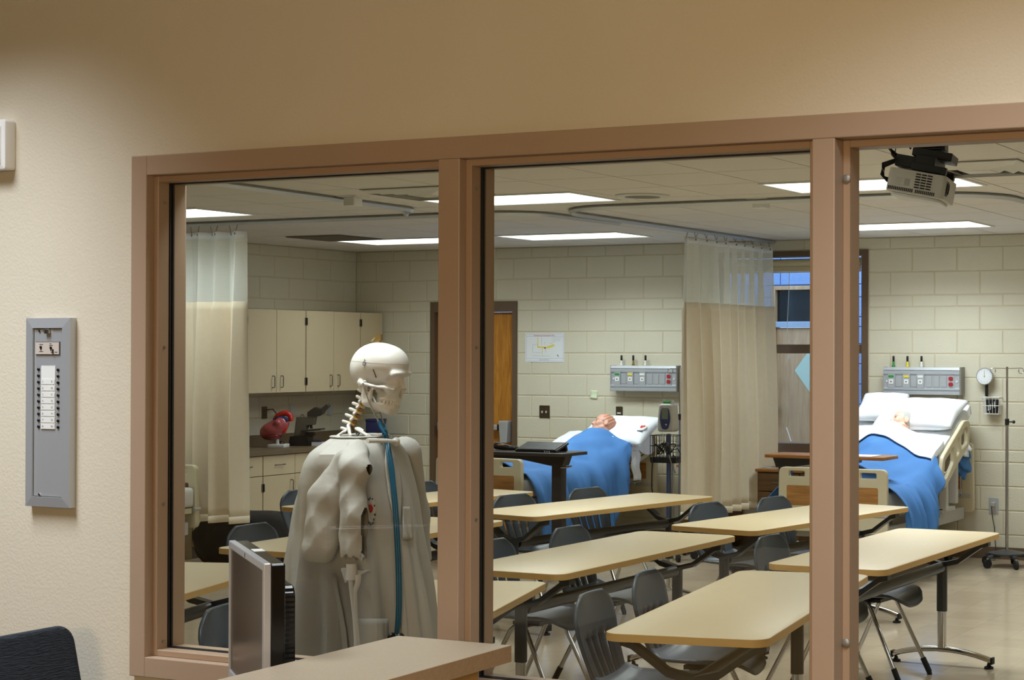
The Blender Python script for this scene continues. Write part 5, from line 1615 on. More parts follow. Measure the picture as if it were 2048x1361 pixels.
a = at(1220.5, 732, Y=13.80); b = at(1352, 783.5, Y=13.80)
hwid, hz = b.x - a.x, a.z - b.z
t = thing('headwall_unit', 'grey gas and socket rail on the block wall above the left bed', 'headwall unit', ((a.x + b.x) / 2, YB, b.z), 0, 'headwall units')
h2 = hwid / 2; D = -.10
m = MB(); prof = [(0, 0), (D, 0), (D, .030), (D + .008, .034), (D, .038), (D, .052), (D + .012, .060), (D + .012, hz - .066), (D, hz - .056), (D, hz - .030), (D + .008, hz - .026), (D, hz - .022), (D + .006, hz), (0, hz)]
m.grid([[(-h2, y, z) for y, z in prof], [(h2, y, z) for y, z in prof]], closed=True); n = len(prof); m.f += [tuple(range(n)), tuple(range(n, 2 * n))[::-1]]; m.mi += [0, 0]
m.build('housing', 'aluminium', t, smooth=False)
for k in (0, 1):
    m = MB(); x = (-h2, -h2 + .004) if k == 0 else (h2, h2 + .014); m.box(x[0], x[1], D - .002, 0, -.003, hz + .004); m.build('end_cap', 'metal_grey' if k else 'aluminium', t, smooth=False)
zc = (hz) / 2 - .003
for fx, colr in ((.105, 'green'), (.305, 'yellow'), (.49, 'label_white')):
    x = -h2 + fx * hwid
    m = MB(); m.prism(rrect(.066, .120, .006, 3, x, zc), -.012, -.002, xf=XZ(D + .012) @ Matrix.Scale(-1, 4, (0, 0, 1))); p_ = m.build('gas_outlet', 'aluminium', t, bevel=.0015, seg=1)
    m = MB(); m.box(x - .024, x + .024, D - .003, D + .002, zc + .032, zc + .050); m.build('colour_label', colr, p_, smooth=False)
    m = MB(); m.prism(rrect(.042, .040, .006, 3, x, zc - .004), -.006, .003, xf=XZ(D)); m.build('outlet_face', 'label_white', p_, bevel=.001, seg=1)
    m = MB(); m.cyl((x, D - .005, zc - .004), (x, D + .0, zc - .004), .006, 12); m.build('port', 'scope_dark', p_)
for fx in (.20, .40, .60, .695, .79):
    x = -h2 + fx * hwid; m = MB(); m.box(x - .026, x + .026, D + .006, D + .014, zc - .048, zc + .046); m.build('blank_plate', 'aluminium', t, smooth=False, bevel=.002, seg=1)
x = -h2 + .885 * hwid
m = MB(); m.prism(rrect(.054, .105, .004, 2, x, zc), -.004, .004, xf=XZ(D + .010)); p_ = m.build('socket_plate', 'aluminium', t, smooth=False)
for sz in (-1, 1):
    m = MB(); m.prism(rrect(.040, .034, .014, 4, x, zc + sz * .024), -.004, .008, xf=XZ(D + .008)); m.build('red_socket', 'socket_red', p_, bevel=.001, seg=1)
for fx in (.045, .962):
    m = MB(); m.cyl((-h2 + fx * hwid, D + .006, zc), (-h2 + fx * hwid, D + .013, zc), .009, 14); m.build('fixing_screw', 'white_plastic', t)
a2 = at(1766.5, 736, Y=13.80)
t2 = dup(t, (a2.x + h2, YB, b.z), 0, 'grey gas and socket rail on the block wall above the window bed')
for (px, py, colr, lab) in ((1243, 728, 'label_white', 'black and white gas adapter, leftmost of three on the left headwall rail'), (1266.5, 727, 'brass', 'black and brown gas adapter in the middle on the left headwall rail'), (1291, 728, 'label_white', 'black and white gas adapter, rightmost of three on the left headwall rail'),
                            (1787, 731, 'green', 'black and green gas adapter, leftmost of three on the rail above the window bed'), (1815, 731, 'yellow', 'black and yellow gas adapter in the middle above the window bed'), (1843, 731, 'label_white', 'black and white gas adapter, rightmost of three above the window bed')):
    q = at(px, py, Y=13.85)
    t = thing('gas_adapter', lab, 'gas adapter', (q.x, 13.85, b.z + hz + .003), 0, 'gas adapters')
    m = MB(); m.lathe([(.014, 0), (.014, .012), (.009, .018), (.009, .045), (.006, .05)], 12); m.build('fitting', colr, t)
    m = MB(); m.lathe([(.008, .045), (.010, .052), (.010, .088), (.006, .096)], 12); m.build('cap', 'black_plastic', t)

# ---- poster and note
a = at(1051, 666.5, Y=YB); b = at(1128.5, 725, Y=YB); pw, phh = b.x - a.x, a.z - b.z
t = thing('evacuation_poster', 'white evacuation map poster with yellow route lines on the block wall beside the door', 'poster', ((a.x + b.x) / 2, YB - .001, b.z))
m = MB(); m.box(-pw / 2, pw / 2, -.0022, 0, 0, phh); m.build('sheet', 'paper', t, smooth=False)
def ps(px, py): return ((px - 1051) / 77.5 - .5) * pw, (725 - py) / 58.5 * phh
def bar(nm, mt, x0, y0, x1, y1, th=1.0):
    A, B = ps(x0, y0), ps(x1, y1); d = Vector((B[0] - A[0], B[1] - A[1])); nn = Vector((-d.y, d.x)).normalized() * th * pw / 77.5 / 2
    m = MB(); c = [(A[0] + nn.x, A[1] + nn.y), (A[0] - nn.x, A[1] - nn.y), (B[0] - nn.x, B[1] - nn.y), (B[0] + nn.x, B[1] + nn.y)]
    m.add([(x, -.0026, z) for x, z in c] + [(x, -.0022, z) for x, z in c], [(0, 1, 2, 3), (7, 6, 5, 4), (0, 4, 5, 1), (1, 5, 6, 2), (2, 6, 7, 3), (3, 7, 4, 0)]); m.build(nm, mt, t, smooth=False)
for l in ((1053.5, 669, 1126.5, 669), (1053.5, 723, 1126.5, 723), (1053.5, 669, 1053.5, 723), (1126.5, 669, 1126.5, 723), (1053.5, 717.5, 1126.5, 717.5), (1053.5, 673.5, 1126.5, 673.5)): bar('border_line', 'ink_blue', *l, .35)
bar('route_line', 'ink_yellow', 1076.3, 675, 1076.3, 695, 1.6); bar('route_line', 'ink_yellow', 1076, 695, 1096, 695.5, 2.6); bar('route_line', 'ink_yellow', 1096, 695.5, 1109, 691, 4.0); bar('route_line', 'ink_yellow', 1085, 696, 1085, 711, 1.0)
for l in ((1066, 690, 1076, 690), (1066, 690, 1066, 706), (1066, 706, 1085, 706), (1092, 697, 1092, 706), (1104, 676, 1124, 676), (1104, 679, 1122, 679), (1104, 682, 1121, 682), (1084, 674, 1084, 692), (1090, 690, 1090, 684), (1100, 688, 1112, 684), (1064, 712, 1100, 713)): bar('plan_line', 'ink_grey', *l, .35)
bar('north_arrow', 'ink_dark', 1115, 710, 1117.5, 714, 1.4); bar('location_mark', 'ink_red', 1089, 696.5, 1092, 697, 2.2)
text_mesh('Emergency Evacuation Map', .0212, 'ink_red', 'title', t, Matrix.Translation((ps(1089, 671.6)[0], -.0024, ps(1089, 671.4)[1])) @ FACE_MY)
text_mesh('Second Floor', .020, 'ink_grey', 'caption', t, Matrix.Translation((ps(1089, 720.2)[0], -.0024, ps(1089, 720.3)[1])) @ FACE_MY)
a = at(1181.5, 780.5, Y=YB); b = at(1195.5, 797, Y=YB)
m = MB(); w = b.x - a.x; h = a.z - b.z; rows = []
for i in range(7):
    q = i / 6; rows.append([(a.x + w * k / 4 - .004 * q, YB - .002 - .02 * max(0, q - .5) ** 1.5 * (1 + .4 * k / 4), a.z - h * q - .004 * k / 4) for k in range(5)])
m.grid(rows); tag(m.build('sticky_note', 'sticky', None, solid=.0008), 'pale green sticky note on the block wall left of the headwall rail', 'note')

# ---- blood pressure gauge and basket right of the window bed
q = at(1967, 753, Y=13.80)
t = thing('pressure_gauge', 'round white blood pressure dial on the block wall beside the drip stand', 'gauge', (q.x, YB, q.z))
RX = Matrix.Rotation(PI / 2, 4, 'X')
m = MB(); m.lathe([(.04, 0), (.05, .03), (.072, .045), (.074, .075), (.070, .080), (.066, .080), (.0655, .071)], 40, xf=RX); m.build('case', 'silver_plastic', t)
m = MB(); m.lathe([(.0665, .072), (.066, .0765), (.01, .0768)], 40, xf=RX); dl = m.build('dial', 'paper', t)
m = MB()
for k in range(24):
    a_ = 2 * PI * k / 24; r0 = .052 if k % 2 else .047
    d_ = Vector((math.cos(a_), 0, math.sin(a_))); m.tube([d_ * r0 + Vector((0, -.0772, 0)), d_ * .058 + Vector((0, -.0772, 0))], .0009, 4)
m.build('dial_marks', 'ink_grey', dl)
m = MB(); m.tube([(0, -.078, -.012), (0, -.078, .045)], .0013, 5); m.cyl((0, -.0795, 0), (0, -.077, 0), .004, 10); m.build('needle', 'ink_dark', t)
pts = []
for k in range(97):
    q_ = k / 96; pts.append((.012 * math.cos(q_ * 2 * PI * 12) + .012, -.05 + .012 * math.sin(q_ * 2 * PI * 12), -.07 - .10 * q_))
m = MB(); m.tube(pts, .0035, 6); m.build('coiled_hose', 'black_rubber', t)
q = at(1981, 812, Y=13.80)
t = thing('wire_basket', 'white wire basket holding a black pressure cuff on the block wall', 'basket', (q.x, YB, q.z - .07))
m = MB(); w, dd, hh = .075, .10, .14
for z, s_ in ((0, .85), (hh, 1.0), (hh * .5, .93)): m.tube([(-w * s_, -.006, z), (w * s_, -.006, z), (w * s_, -dd * s_, z), (-w * s_, -dd * s_, z)], .003, 6, closed=True)
for k in range(6):
    x = w * (-1 + 2 * k / 5); m.tube([(x, -dd, hh), (x * .85, -dd * .85, 0), (x * .85, -.006, 0)], .002, 5)
for k in range(3):
    y = -.02 - .035 * k
    for sx in (-1, 1): m.tube([(sx * w, y, hh), (sx * w * .85, y * .85, 0)], .002, 5)
m.build('wire_frame', 'white_plastic', t)
t2 = thing('pressure_cuff', 'black pressure cuff rolled up inside the white wire basket', 'pressure cuff', (q.x, YB - .048, q.z - .062))
m = MB(); m.prism(rrect(.105, .055, .02, 4), 0, .115); m.build('cuff_roll', 'black_rubber', t2, bevel=.006)
m = MB()
for k in range(4): m.box(-.03 + k * .018, -.024 + k * .018, -.0295, -.0265, .02 + .008 * k, .06 + .012 * k)
m.build('cuff_print', 'label_white', t2, smooth=False)

# ---- left bed: pressure unit and handset partly behind the curtain
q = at(1377, 747, Y=13.80)
t = thing('pressure_unit', 'white-edged black wall unit behind the drip stand, cut by the centre curtain', 'wall unit', (q.x, YB, q.z - .09))
m = MB(); m.prism(rrect(.17, .185, .016, 4, 0, .0925), 0, .09, xf=XFR); m.build('housing', 'white_plastic', t, bevel=.004)
m = MB(); m.prism(rrect(.145, .145, .006, 3, 0, .0925), .088, .093, xf=XFR); m.build('front_panel', 'black_gloss', t, smooth=False)
q = at(1374, 808, Y=13.80)
t = thing('wall_handset', 'black handset hanging on the block wall beside the centre curtain', 'handset', (q.x, YB, q.z))
m = MB(); m.tube([(-.035, -.03, .09), (-.012, -.045, .105), (.005, -.045, .08), (.012, -.04, -.10)], [.016, .022, .024, .016], 12); m.build('handle', 'black_plastic', t)
m = MB(); m.box(-.03, .02, -.03, 0, .05, .11); m.build('cradle', 'black_plastic', t, smooth=False, bevel=.004)


# ---- drip stands
def iv(label, px, Y, ytop, group, arm):
    X = at(px, 900, Y=Y).x; zt = at(px, ytop, Y=Y).z
    t = thing('drip_stand', label, 'drip stand', (X, Y, 0), 0, group)
    m = MB(); m.cyl((0, 0, .12), (0, 0, 1.18), .0125, 14); m.build('lower_pole', 'brushed_steel', t)
    m = MB(); m.cyl((0, 0, 1.17), (0, 0, zt), .0095, 14); m.build('upper_pole', 'chrome', t)
    m = MB(); m.lathe([(.012, 1.15), (.018, 1.155), (.018, 1.20), (.011, 1.205)], 14); m.tube([(.01, 0, 1.178), (.05, -.005, 1.178)], .006, 8); m.ell((.058, -.006, 1.178), (.014, .014, .014), 10, 8); m.build('height_clamp', 'black_plastic', t)
    for sx in (-1, 1):
        d = Vector((math.cos(YAW), math.sin(YAW), 0)) * sx
        pts = [Vector((0, 0, zt - .015)), d * arm + Vector((0, 0, zt - .012))]
        for k in range(11):
            a_ = PI / 2 - sx * 0 - k / 10 * 1.7 * PI; pts.append(d * (arm + .022 * math.cos(a_)) + Vector((0, 0, zt - .034 + .022 * math.sin(a_))))
        m = MB(); m.tube(pts, .0038, 6); m.build('hook', 'chrome', t)
    m = MB(); m.lathe([(.13, .10), (.15, .105), (.15, .115), (.05, .135), (.02, .14)], 24); m.build('base_plate', 'dark_steel', t)
    for k in range(5):
        a_ = .35 + 2 * PI * k / 5; d = Vector((math.cos(a_), math.sin(a_), 0)); e = d * .20
        m = MB(); m.tube([d * .08 + Vector((0, 0, .10)), e + Vector((0, 0, .085))], [.02, .014], 8); l = m.build('base_leg', 'dark_steel', t)
        u = Vector((-d.y, d.x, 0)); m = MB(); m.tube([e + u * -.012 + Vector((0, 0, .036)), e + u * .012 + Vector((0, 0, .036))], .036, 16); m.build('caster', 'black_rubber', l)
        m = MB(); m.tube([e + Vector((0, 0, .085)), e + Vector((0, 0, .05))], .010, 8); m.build('caster_stem', 'brushed_steel', l)
    return t


iv('steel drip stand at the right edge of the doorway view beside the wall outlet', 2014, 13.42, 734, 'drip stands', .115)
iv('steel drip stand just behind the vital signs monitor, partly behind the centre curtain', 1360, 13.16, 735, 'drip stands', .085)

# ---- vital signs monitor on its rolling stand
VY = 12.66
def vl(px, py): return at(px, py, Y=VY)
vx = vl(1338, 900)
t = thing('vital_signs_stand', 'rolling blue-grey stand with black wire basket full of cables beside the left bed', 'medical stand', (vx.x, VY, 0))
R_ = lambda px, py, y=0.0: vl(px, py) - Vector((vx.x, VY, 0)) + Vector((0, y, 0))
zb = R_(1338, 922).z; ztp = R_(1338, 864).z
m = MB(); m.cyl((-.018, .03, .07), (-.018, .03, ztp - .02), .020, 14); m.build('column', 'pole_blue', t)
m = MB(); m.cyl((.022, .03, .07), (.022, .03, zb), .011, 12); m.build('side_pole', 'brushed_steel', t)
m = MB(); x0, x1 = R_(1312, 900).x, R_(1363, 900).x
m.box(x0, x1, -.10, .012, zb - .015, zb + .035); m.box(x0, x1, .048, .09, zb - .015, zb + .035); m.box(x0, -.04, .01, .05, zb - .015, zb + .035); m.box(.036, x1, .01, .05, zb - .015, zb + .035); m.build('basket_tray', 'black_plastic', t, smooth=False, bevel=.004)
m = MB(); zt_ = R_(1338, 871).z
for z in (zt_, (zb + zt_) / 2 + .02): m.tube([(x0, -.10, z), (x1, -.10, z), (x1, .09, z), (x0, .09, z)], .0035, 6, closed=True)
for k in range(9):
    x = x0 + (x1 - x0) * k / 8; m.tube([(x, -.10, zb), (x, -.10, zt_)], .0028, 5); m.tube([(x, .09, zb), (x, .09, zt_)], .0028, 5)
for k in range(1, 5):
    y = -.10 + .19 * k / 5; m.tube([(x0, y, zb), (x0, y, zt_)], .0028, 5); m.tube([(x1, y, zb), (x1, y, zt_)], .0028, 5)
m.build('basket_wires', 'black_plastic', t)
for k in range(5):
    a_ = .5 + 2 * PI * k / 5; d = Vector((math.cos(a_), math.sin(a_), 0))
    m = MB(); m.tube([d * .02 + Vector((0, .03, .08)), d * .20 + Vector((0, .03, .075))], .016, 8); l = m.build('base_leg', 'vs_grey', t)
    u = Vector((-d.y, d.x, 0)); e = d * .20 + Vector((0, .03, .034)); m = MB(); m.tube([e - u * .012, e + u * .012], .034, 14); m.build('caster', 'black_rubber', l)
rs = random.Random(3)
tc = thing('cable_coil', 'tangled black cables coiled in the basket under the vital signs monitor', 'cable', (vx.x, VY, zb + .036))
for nm, mt, cnt in (('black_cable', 'black_rubber', 6), ('grey_cable', 'cord_grey', 2)):
    for c_ in range(cnt):
        m = MB(); cx_, cy_ = rs.uniform(-.05, .05), rs.uniform(-.08, -.065); r1, r2 = rs.uniform(.025, .048), rs.uniform(.03, .058); ph_ = rs.uniform(0, 6)
        m.tube([(cx_ + r1 * math.cos(q + ph_), cy_ + .010 * math.sin(2 * q + ph_), .068 + r2 * math.sin(q)) for q in [2 * PI * k / 22 for k in range(22)]], .0045, 6, closed=True); m.build(nm, mt, tc)
m = MB(); m.tube([(x1 - .03, -.115, .06), (x1 + .03, -.125, .075), (x1 + .055, -.12, .03), (x1 + .03, -.12, -.02), (x1 - .02, -.112, .02)], .005, 6); m.build('black_cable', 'black_rubber', tc)
m = MB(); m.tube([(.06, -.112, .02), (.08, -.12, -.03), (.11, -.125, -.09), (.125, -.12, -.13)], .005, 6); m.build('grey_cable', 'cord_grey', tc)
m = MB(); m.tube([(x0 + .03, -.112, .0), (x0 + .025, -.115, -.12), (x0 + .02, -.11, -.26), (x0 + .05, -.10, -.42)], .006, 6); m.build('black_cable', 'black_rubber', tc)
c0_ = R_(1336.5, 836); w_, h_ = .150, R_(1336, 806).z - R_(1336, 862).z
tm = thing('vital_signs_monitor', 'grey vital signs monitor with dark blue face and small green-grey screen', 'medical monitor', (vx.x + c0_.x, VY, c0_.z - h_ / 2))
o_ = round_poly([(-w_ * .52, 0), (w_ * .52, 0), (w_ * .50, h_ * .45), (w_ * .42, h_), (-w_ * .42, h_), (-w_ * .50, h_ * .45)], .03)
plate2d('case', 'vs_grey', tm, [o_], .11, XZ(0), .016, 3)
plate2d('face', 'vs_blue', tm, [round_poly([(-.030, .020), (.030, .020), (.052, h_ * .45), (.036, h_ - .03), (-.036, h_ - .03), (-.052, h_ * .45)], .03)], .02, XZ(-.050), .004, 2)
m = MB(); m.prism(rrect(.060, .095, .005, 3, 0, h_ * .66), .058, .0625, xf=XFR); m.build('screen', 'lcd', tm, smooth=False)
m = MB(); m.lathe([(.007, 0), (.007, .004), (.004, .006)], 14, xf=Matrix.Translation((.012, -.059, h_ * .26)) @ RX); m.build('button', 'silver_plastic', tm)
m = MB()
for k in range(6): m.box(-.03 + .018 * (k % 3), -.02 + .018 * (k % 3), -.0615, -.059, h_ * .33 - .018 * (k // 3), h_ * .36 - .018 * (k // 3))
m.build('keypad', 'navy', tm, smooth=False)
m = MB(); m.box(-.035, .03, -.02, .02, h_ + .001, h_ + .022); m.build('paper_roll_door', 'green', tm, smooth=False, bevel=.005)
m = MB(); m.box(-.045, -.036, -.02, .02, h_ + .0, h_ + .035); m.box(.031, .046, -.02, .02, h_ + .0, h_ + .03); m.build('top_clip', 'silver_plastic', tm, smooth=False, bevel=.003)

# ---- bedside stands
def nightstand(label, x0, x1, y0, y1, zt):
    t = thing('bedside_cabinet', label, 'bedside cabinet', ((x0 + x1) / 2, (y0 + y1) / 2, 0), 0, 'bedside cabinets'); hx, hy = (x1 - x0) / 2, (y1 - y0) / 2
    m = MB(); m.box(-hx, hx, -hy + .02, hy, .06, zt - .025); m.build('carcass', 'nightstand_wood', t, smooth=False, bevel=.003)
    m = MB(); m.box(-hx - .012, hx + .012, -hy - .008, hy, zt - .024, zt); m.build('top', 'tray_wood', t, smooth=False, bevel=.004)
    for z0, z1 in ((.07, .38), (.39, .54), (.55, zt - .035)):
        m = MB(); m.box(-hx + .012, hx - .012, -hy, -hy + .018, z0, z1); d = m.build('drawer', 'nightstand_wood', t, smooth=False, bevel=.003)
        m = MB(); m.tube([(-.05, -hy, (z0 + z1) / 2), (-.045, -hy - .022, (z0 + z1) / 2), (.045, -hy - .022, (z0 + z1) / 2), (.05, -hy, (z0 + z1) / 2)], .005, 6); m.build('handle', 'pewter', d)
    for sx in (-1, 1):
        for y in (-hy + .05, hy - .04): m = MB(); m.cyl((sx * (hx - .04), y, 0), (sx * (hx - .04), y, .065), .02, 10); m.build('foot', 'black_rubber', t)
    return t


nightstand('brown bedside cabinet behind the vital signs stand', -7.09, -6.66, 13.42, 13.86, .745)
nightstand('dark brown bedside cabinet between the centre curtain and the window bed', -6.27, -5.86, 13.32, 13.76, .737)
q = at(1371, 917, Y=13.55)
m = MB(); m.prism(rrect(.12, .14, .015, 3, q.x, 13.60), .746, .762); tag(m.build('folded_cloth', 'white_cloth', None, bevel=.005), 'folded white cloth on the bedside cabinet next to the centre curtain', 'cloth')


# ---- overbed tables
def overbed(label, xl, xr, yc, zt, post_x, top_m, col_m, depth=.38):
    t = thing('overbed_table', label, 'overbed table', (post_x, yc, 0), 0, 'overbed tables')
    a_, b_ = xl - post_x, xr - post_x
    m = MB(); m.prism(rrect(b_ - a_, depth, .03, 5, (a_ + b_) / 2, 0), zt - .025, zt); m.build('tabletop', top_m, t, bevel=.004)
    sd = -1 if abs(a_) > abs(b_) else 1
    m = MB(); m.prism([(.09 * -sd, zt - .026), (sd * .62, zt - .026), (sd * .62, zt - .055), (sd * .32, zt - .062), (sd * .05, zt - .105), (.06 * -sd, zt - .105)], -.05, .05, xf=XZ(0)); m.build('support_bracket', col_m, t, smooth=False, bevel=.004)
    m = MB(); m.prism(rrect(.095, .075, .012, 4), .09, zt - .10); m.build('column', col_m, t)
    m = MB(); m.box(-.04, .04, -.30, .30, .06, .10); m.box(min(0, sd * .55), max(0, sd * .55), -.30, -.25, .06, .095); m.box(min(0, sd * .55), max(0, sd * .55), .25, .30, .06, .095); m.build('base', col_m, t, smooth=False, bevel=.006)
    for x in (0, sd * .52):
        for y in (-.275, .275): m = MB(); m.tube([(x - .012, y, .03), (x + .012, y, .03)], .03, 12); m.build('caster', 'black_rubber', t)
    m = MB(); m.tube([(-sd * .05, -.05, zt - .115), (-sd * .12, -.07, zt - .108), (-sd * .16, -.08, zt - .10)], .008, 8); m.build('height_lever', 'brushed_steel', t)
    return t


OY = 11.22; zt1 = at(1120, 908, Y=OY - .19).z
xr1 = at(1152, 905, Y=OY).x; px1 = at(1118, 960, Y=OY).x
overbed('black overbed table beside the left bed with a keyboard on it', xr1 - .86, xr1, OY, zt1, px1, 'tray_black', 'tray_black')
OY2 = 12.12; zt2 = at(1660, 913, Y=OY2 - .17).z
xl2, xr2 = at(1545, 914, Y=OY2).x, at(1783, 918, Y=OY2).x
overbed('wood-edged overbed table over the foot of the window bed', xl2, xr2, OY2, zt2, at(1571, 950, Y=OY2).x, 'tray_wood', 'dark_steel', .34)
q = at(1730, 914, Y=OY2)
m = MB(); m.box(q.x - .14, q.x + .10, OY2 - .13, OY2 + .09, zt2 + .0005, zt2 + .003); tag(m.build('paper_sheet', 'paper', None, smooth=False), 'sheet of paper lying on the overbed table of the window bed', 'paper')
# keyboard and remote on the black overbed table
k0, k1 = at(1039, 900, Y=OY - .06), at(1121, 900, Y=OY - .06)
t = thing('keyboard', 'black computer keyboard propped up on the black overbed table', 'keyboard', ((k0.x + k1.x) / 2, OY - .10, zt1 + .001))
kw = (k1.x - k0.x) / 2; tl = math.radians(17); TR = Matrix.Translation((0, .0, .004)) @ Matrix.Rotation(tl, 4, 'X')
m = MB(); m.box(-kw, kw, -.02, .17, -.0, .018, xf=TR); m.box(-kw * .96, kw * .96, .13, .155, -.045, .0, xf=TR); m.build('case', 'black_plastic', t, smooth=False, bevel=.003)
m = MB()
for r in range(6):
    for c_ in range(18): m.box(-kw * .95 + kw * 1.9 * c_ / 18 + .0015, -kw * .95 + kw * 1.9 * (c_ + 1) / 18 - .0015, -.012 + .028 * r, .011 + .028 * r, .018, .024, xf=TR)
m.build('keys', 'scope_dark', t, smooth=False)
m = MB()
for c_ in (13, 14, 15): m.box(-kw * .95 + kw * 1.9 * c_ / 18 + .004, -kw * .95 + kw * 1.9 * (c_ + .5) / 18, -.0235, -.0205, .004, .014, xf=TR)
m.build('indicator_light', 'label_white', t, smooth=False)
q0, q1 = at(986, 898, Y=OY - .03), at(1036, 897, Y=OY - .03)
t = thing('remote_handset', 'black bed control handset lying left of the keyboard on the black overbed table', 'handset', ((q0.x + q1.x) / 2, OY - .02, zt1 + .001))
hw_ = (q1.x - q0.x) / 2
m = MB(); m.tube([(-hw_, .0, .030), (-hw_ * .75, -.005, .035), (-hw_ * .2, -.01, .028), (hw_ * .5, -.012, .020), (hw_, -.012, .018)], [.014, .030, .027, .018, .015], 12); m.build('body', 'black_plastic', t)
m = MB(); m.ell((-hw_ * .25, -.030, .042), (.035, .012, .008), 12, 8); m.build('button_pad', 'bed_wood', t)
m = MB()
for k in range(5): m.ell((hw_ * (.1 + .17 * k), -.022 + .004 * (k % 2), .036 - .003 * k), (.007, .006, .005), 8, 6)
m.build('buttons', 'silver_plastic', t)

# black equipment bag under the hem of the left curtain
q = at(425, 1085, Y=10.75)
t = thing('equipment_bag', 'bulky black equipment bag on the floor below the hem of the left curtain', 'bag', (-9.58, 10.85, 0))
def bag_f(P): return smax(ell_f(P, (0, 0, .20), (.60, .34, .30)), np.abs(P[..., 0]) - .52, .05) + .014 * np.sin(P[..., 0] * 17 + P[..., 2] * 22) * np.sin(P[..., 1] * 19)
def bag2_f(P): return smax(smax(bag_f(P), .004 - P[..., 2], .01), P[..., 2] - .445, .06)
net_obj('bag_body', 'bag_black', t, bag2_f, (-.64, -.4, -.02), (.64, .4, .52), .03)
m = MB(); m.tube([(-.2, -.28, .40), (-.15, -.31, .43), (.15, -.31, .43), (.2, -.28, .40)], .014, 8); m.build('handle', 'black_rubber', t)

# ================================================================== privacy curtains
def mesh_mat():
    m = M['mesh_band']; nt = m.node_tree; b = nt.nodes['Principled BSDF']; out = nt.nodes['Material Output']
    tc = nt.nodes.new('ShaderNodeUVMap'); sp = nt.nodes.new('ShaderNodeSeparateXYZ'); nt.links.new(tc.outputs['UV'], sp.inputs['Vector'])
    def mth(op, a_, b_=None):
        n = nt.nodes.new('ShaderNodeMath'); n.operation = op
        for i_, v_ in enumerate((a_, b_)):
            if v_ is None: continue
            if isinstance(v_, (int, float)): n.inputs[i_].default_value = v_
            else: nt.links.new(v_, n.inputs[i_])
        return n.outputs[0]
    k = 2 * PI / .0125
    u = mth('SINE', mth('MULTIPLY', mth('ADD', sp.outputs['X'], sp.outputs['Y']), k * .7)); v = mth('SINE', mth('MULTIPLY', mth('SUBTRACT', sp.outputs['X'], sp.outputs['Y']), k * .7))
    hole = mth('GREATER_THAN', mth('MULTIPLY', u, v), .42)
    tr = nt.nodes.new('ShaderNodeBsdfTransparent'); mx = nt.nodes.new('ShaderNodeMixShader')
    nt.links.new(hole, mx.inputs['Fac']); nt.links.new(b.outputs['BSDF'], mx.inputs[1]); nt.links.new(tr.outputs['BSDF'], mx.inputs[2]); nt.links.new(mx.outputs['Shader'], out.inputs['Surface'])


mesh_m = bpy.data.materials.new('curtain_mesh'); mesh_m.use_nodes = True
mesh_m.node_tree.nodes['Principled BSDF'].inputs['Base Color'].default_value = lin((232, 234, 226)); mesh_m.node_tree.nodes['Principled BSDF'].inputs['Roughness'].default_value = .9
_keep = M['mesh_band']; M['mesh_band'] = mesh_m; mesh_mat(); M['mesh_band'] = _keep; M['curtain_mesh'] = mesh_m


def curtain(label, p0, p1, ztop, zmesh, zbot, folds, amp, seed, hem_drop=0.0, flare=0.0):
    p0, p1 = Vector(p0), Vector(p1); d = p1 - p0; ln = d.length; d.normalize(); nn = Vector((-d.y, d.x, 0))
    t = thing('privacy_curtain', label, 'curtain', (p0.x, p0.y, 0), 0, 'privacy curtains')
    N = folds * 14; rr = random.Random(seed); offs = [rr.uniform(.6, 1.25) for _ in range(folds + 2)]; phs = [rr.uniform(-.5, .5) for _ in range(folds + 2)]
    def pt(k, z):
        s = k / N; w = s * folds; i_ = int(w); f = w - i_; A = amp * (offs[i_] * (1 - f) + offs[i_ + 1] * f); ph_ = phs[i_] * (1 - f) + phs[i_ + 1] * f
        a_ = 2 * PI * w + ph_ * 1.2
        q = (ztop - z) / (ztop - zbot)
        A *= .55 + .55 * min(1, q * 1.5) + flare * q
        x = s * ln * (1 + .0 * q) + .35 * A * math.sin(2 * a_) * .5
        return d * x + nn * (A * (math.sin(a_) + .28 * math.sin(2 * a_ + .7) + .12 * math.sin(3 * a_)) + .006 * math.sin(5 * q + w)) + Vector((0, 0, z))
    def band(name, m_, z0, z1, nz, solid):
        me_rows = [[pt(k, z0 + (z1 - z0) * i / nz) for k in range(N + 1)] for i in range(nz + 1)]
        m = MB(); m.grid(me_rows); o = m.build(name, m_, t, solid=solid)
        me = o.data; uv = me.uv_layers.new(name='UVMap'); arc_l = [0]
        for k in range(N): arc_l.append(arc_l[-1] + (me_rows[0][k + 1] - me_rows[0][k]).length)
        for lp in me.loops:
            vi = lp.vertex_index; uv.data[lp.index].uv = (arc_l[vi % (N + 1)], me.vertices[vi].co.z)
        return o
    band('mesh_panel', 'curtain_mesh', zmesh, ztop - .05, 10, 0)
    band('heading', 'white_cloth', ztop - .055, ztop, 2, .003)
    band('drape', 'curtain_cloth', zbot + .05, zmesh + .006, 26, .004)
    band('hem', 'curtain_cloth', zbot, zbot + .055, 2, .007)
    m = MB()
    for k in range(folds * 2):
        p = pt(int((k + .5) / (folds * 2) * N), ztop - .02); m.tube([p, Vector((p.x * .3 + (d * d.dot(p)).x * .7, p.y * .3 + (d * d.dot(p)).y * .7, HC - .034))], .003, 5); m.ell(p, (.008, .008, .010), 8, 6)
    m.build('hooks', 'metal_grey', t)
    return t


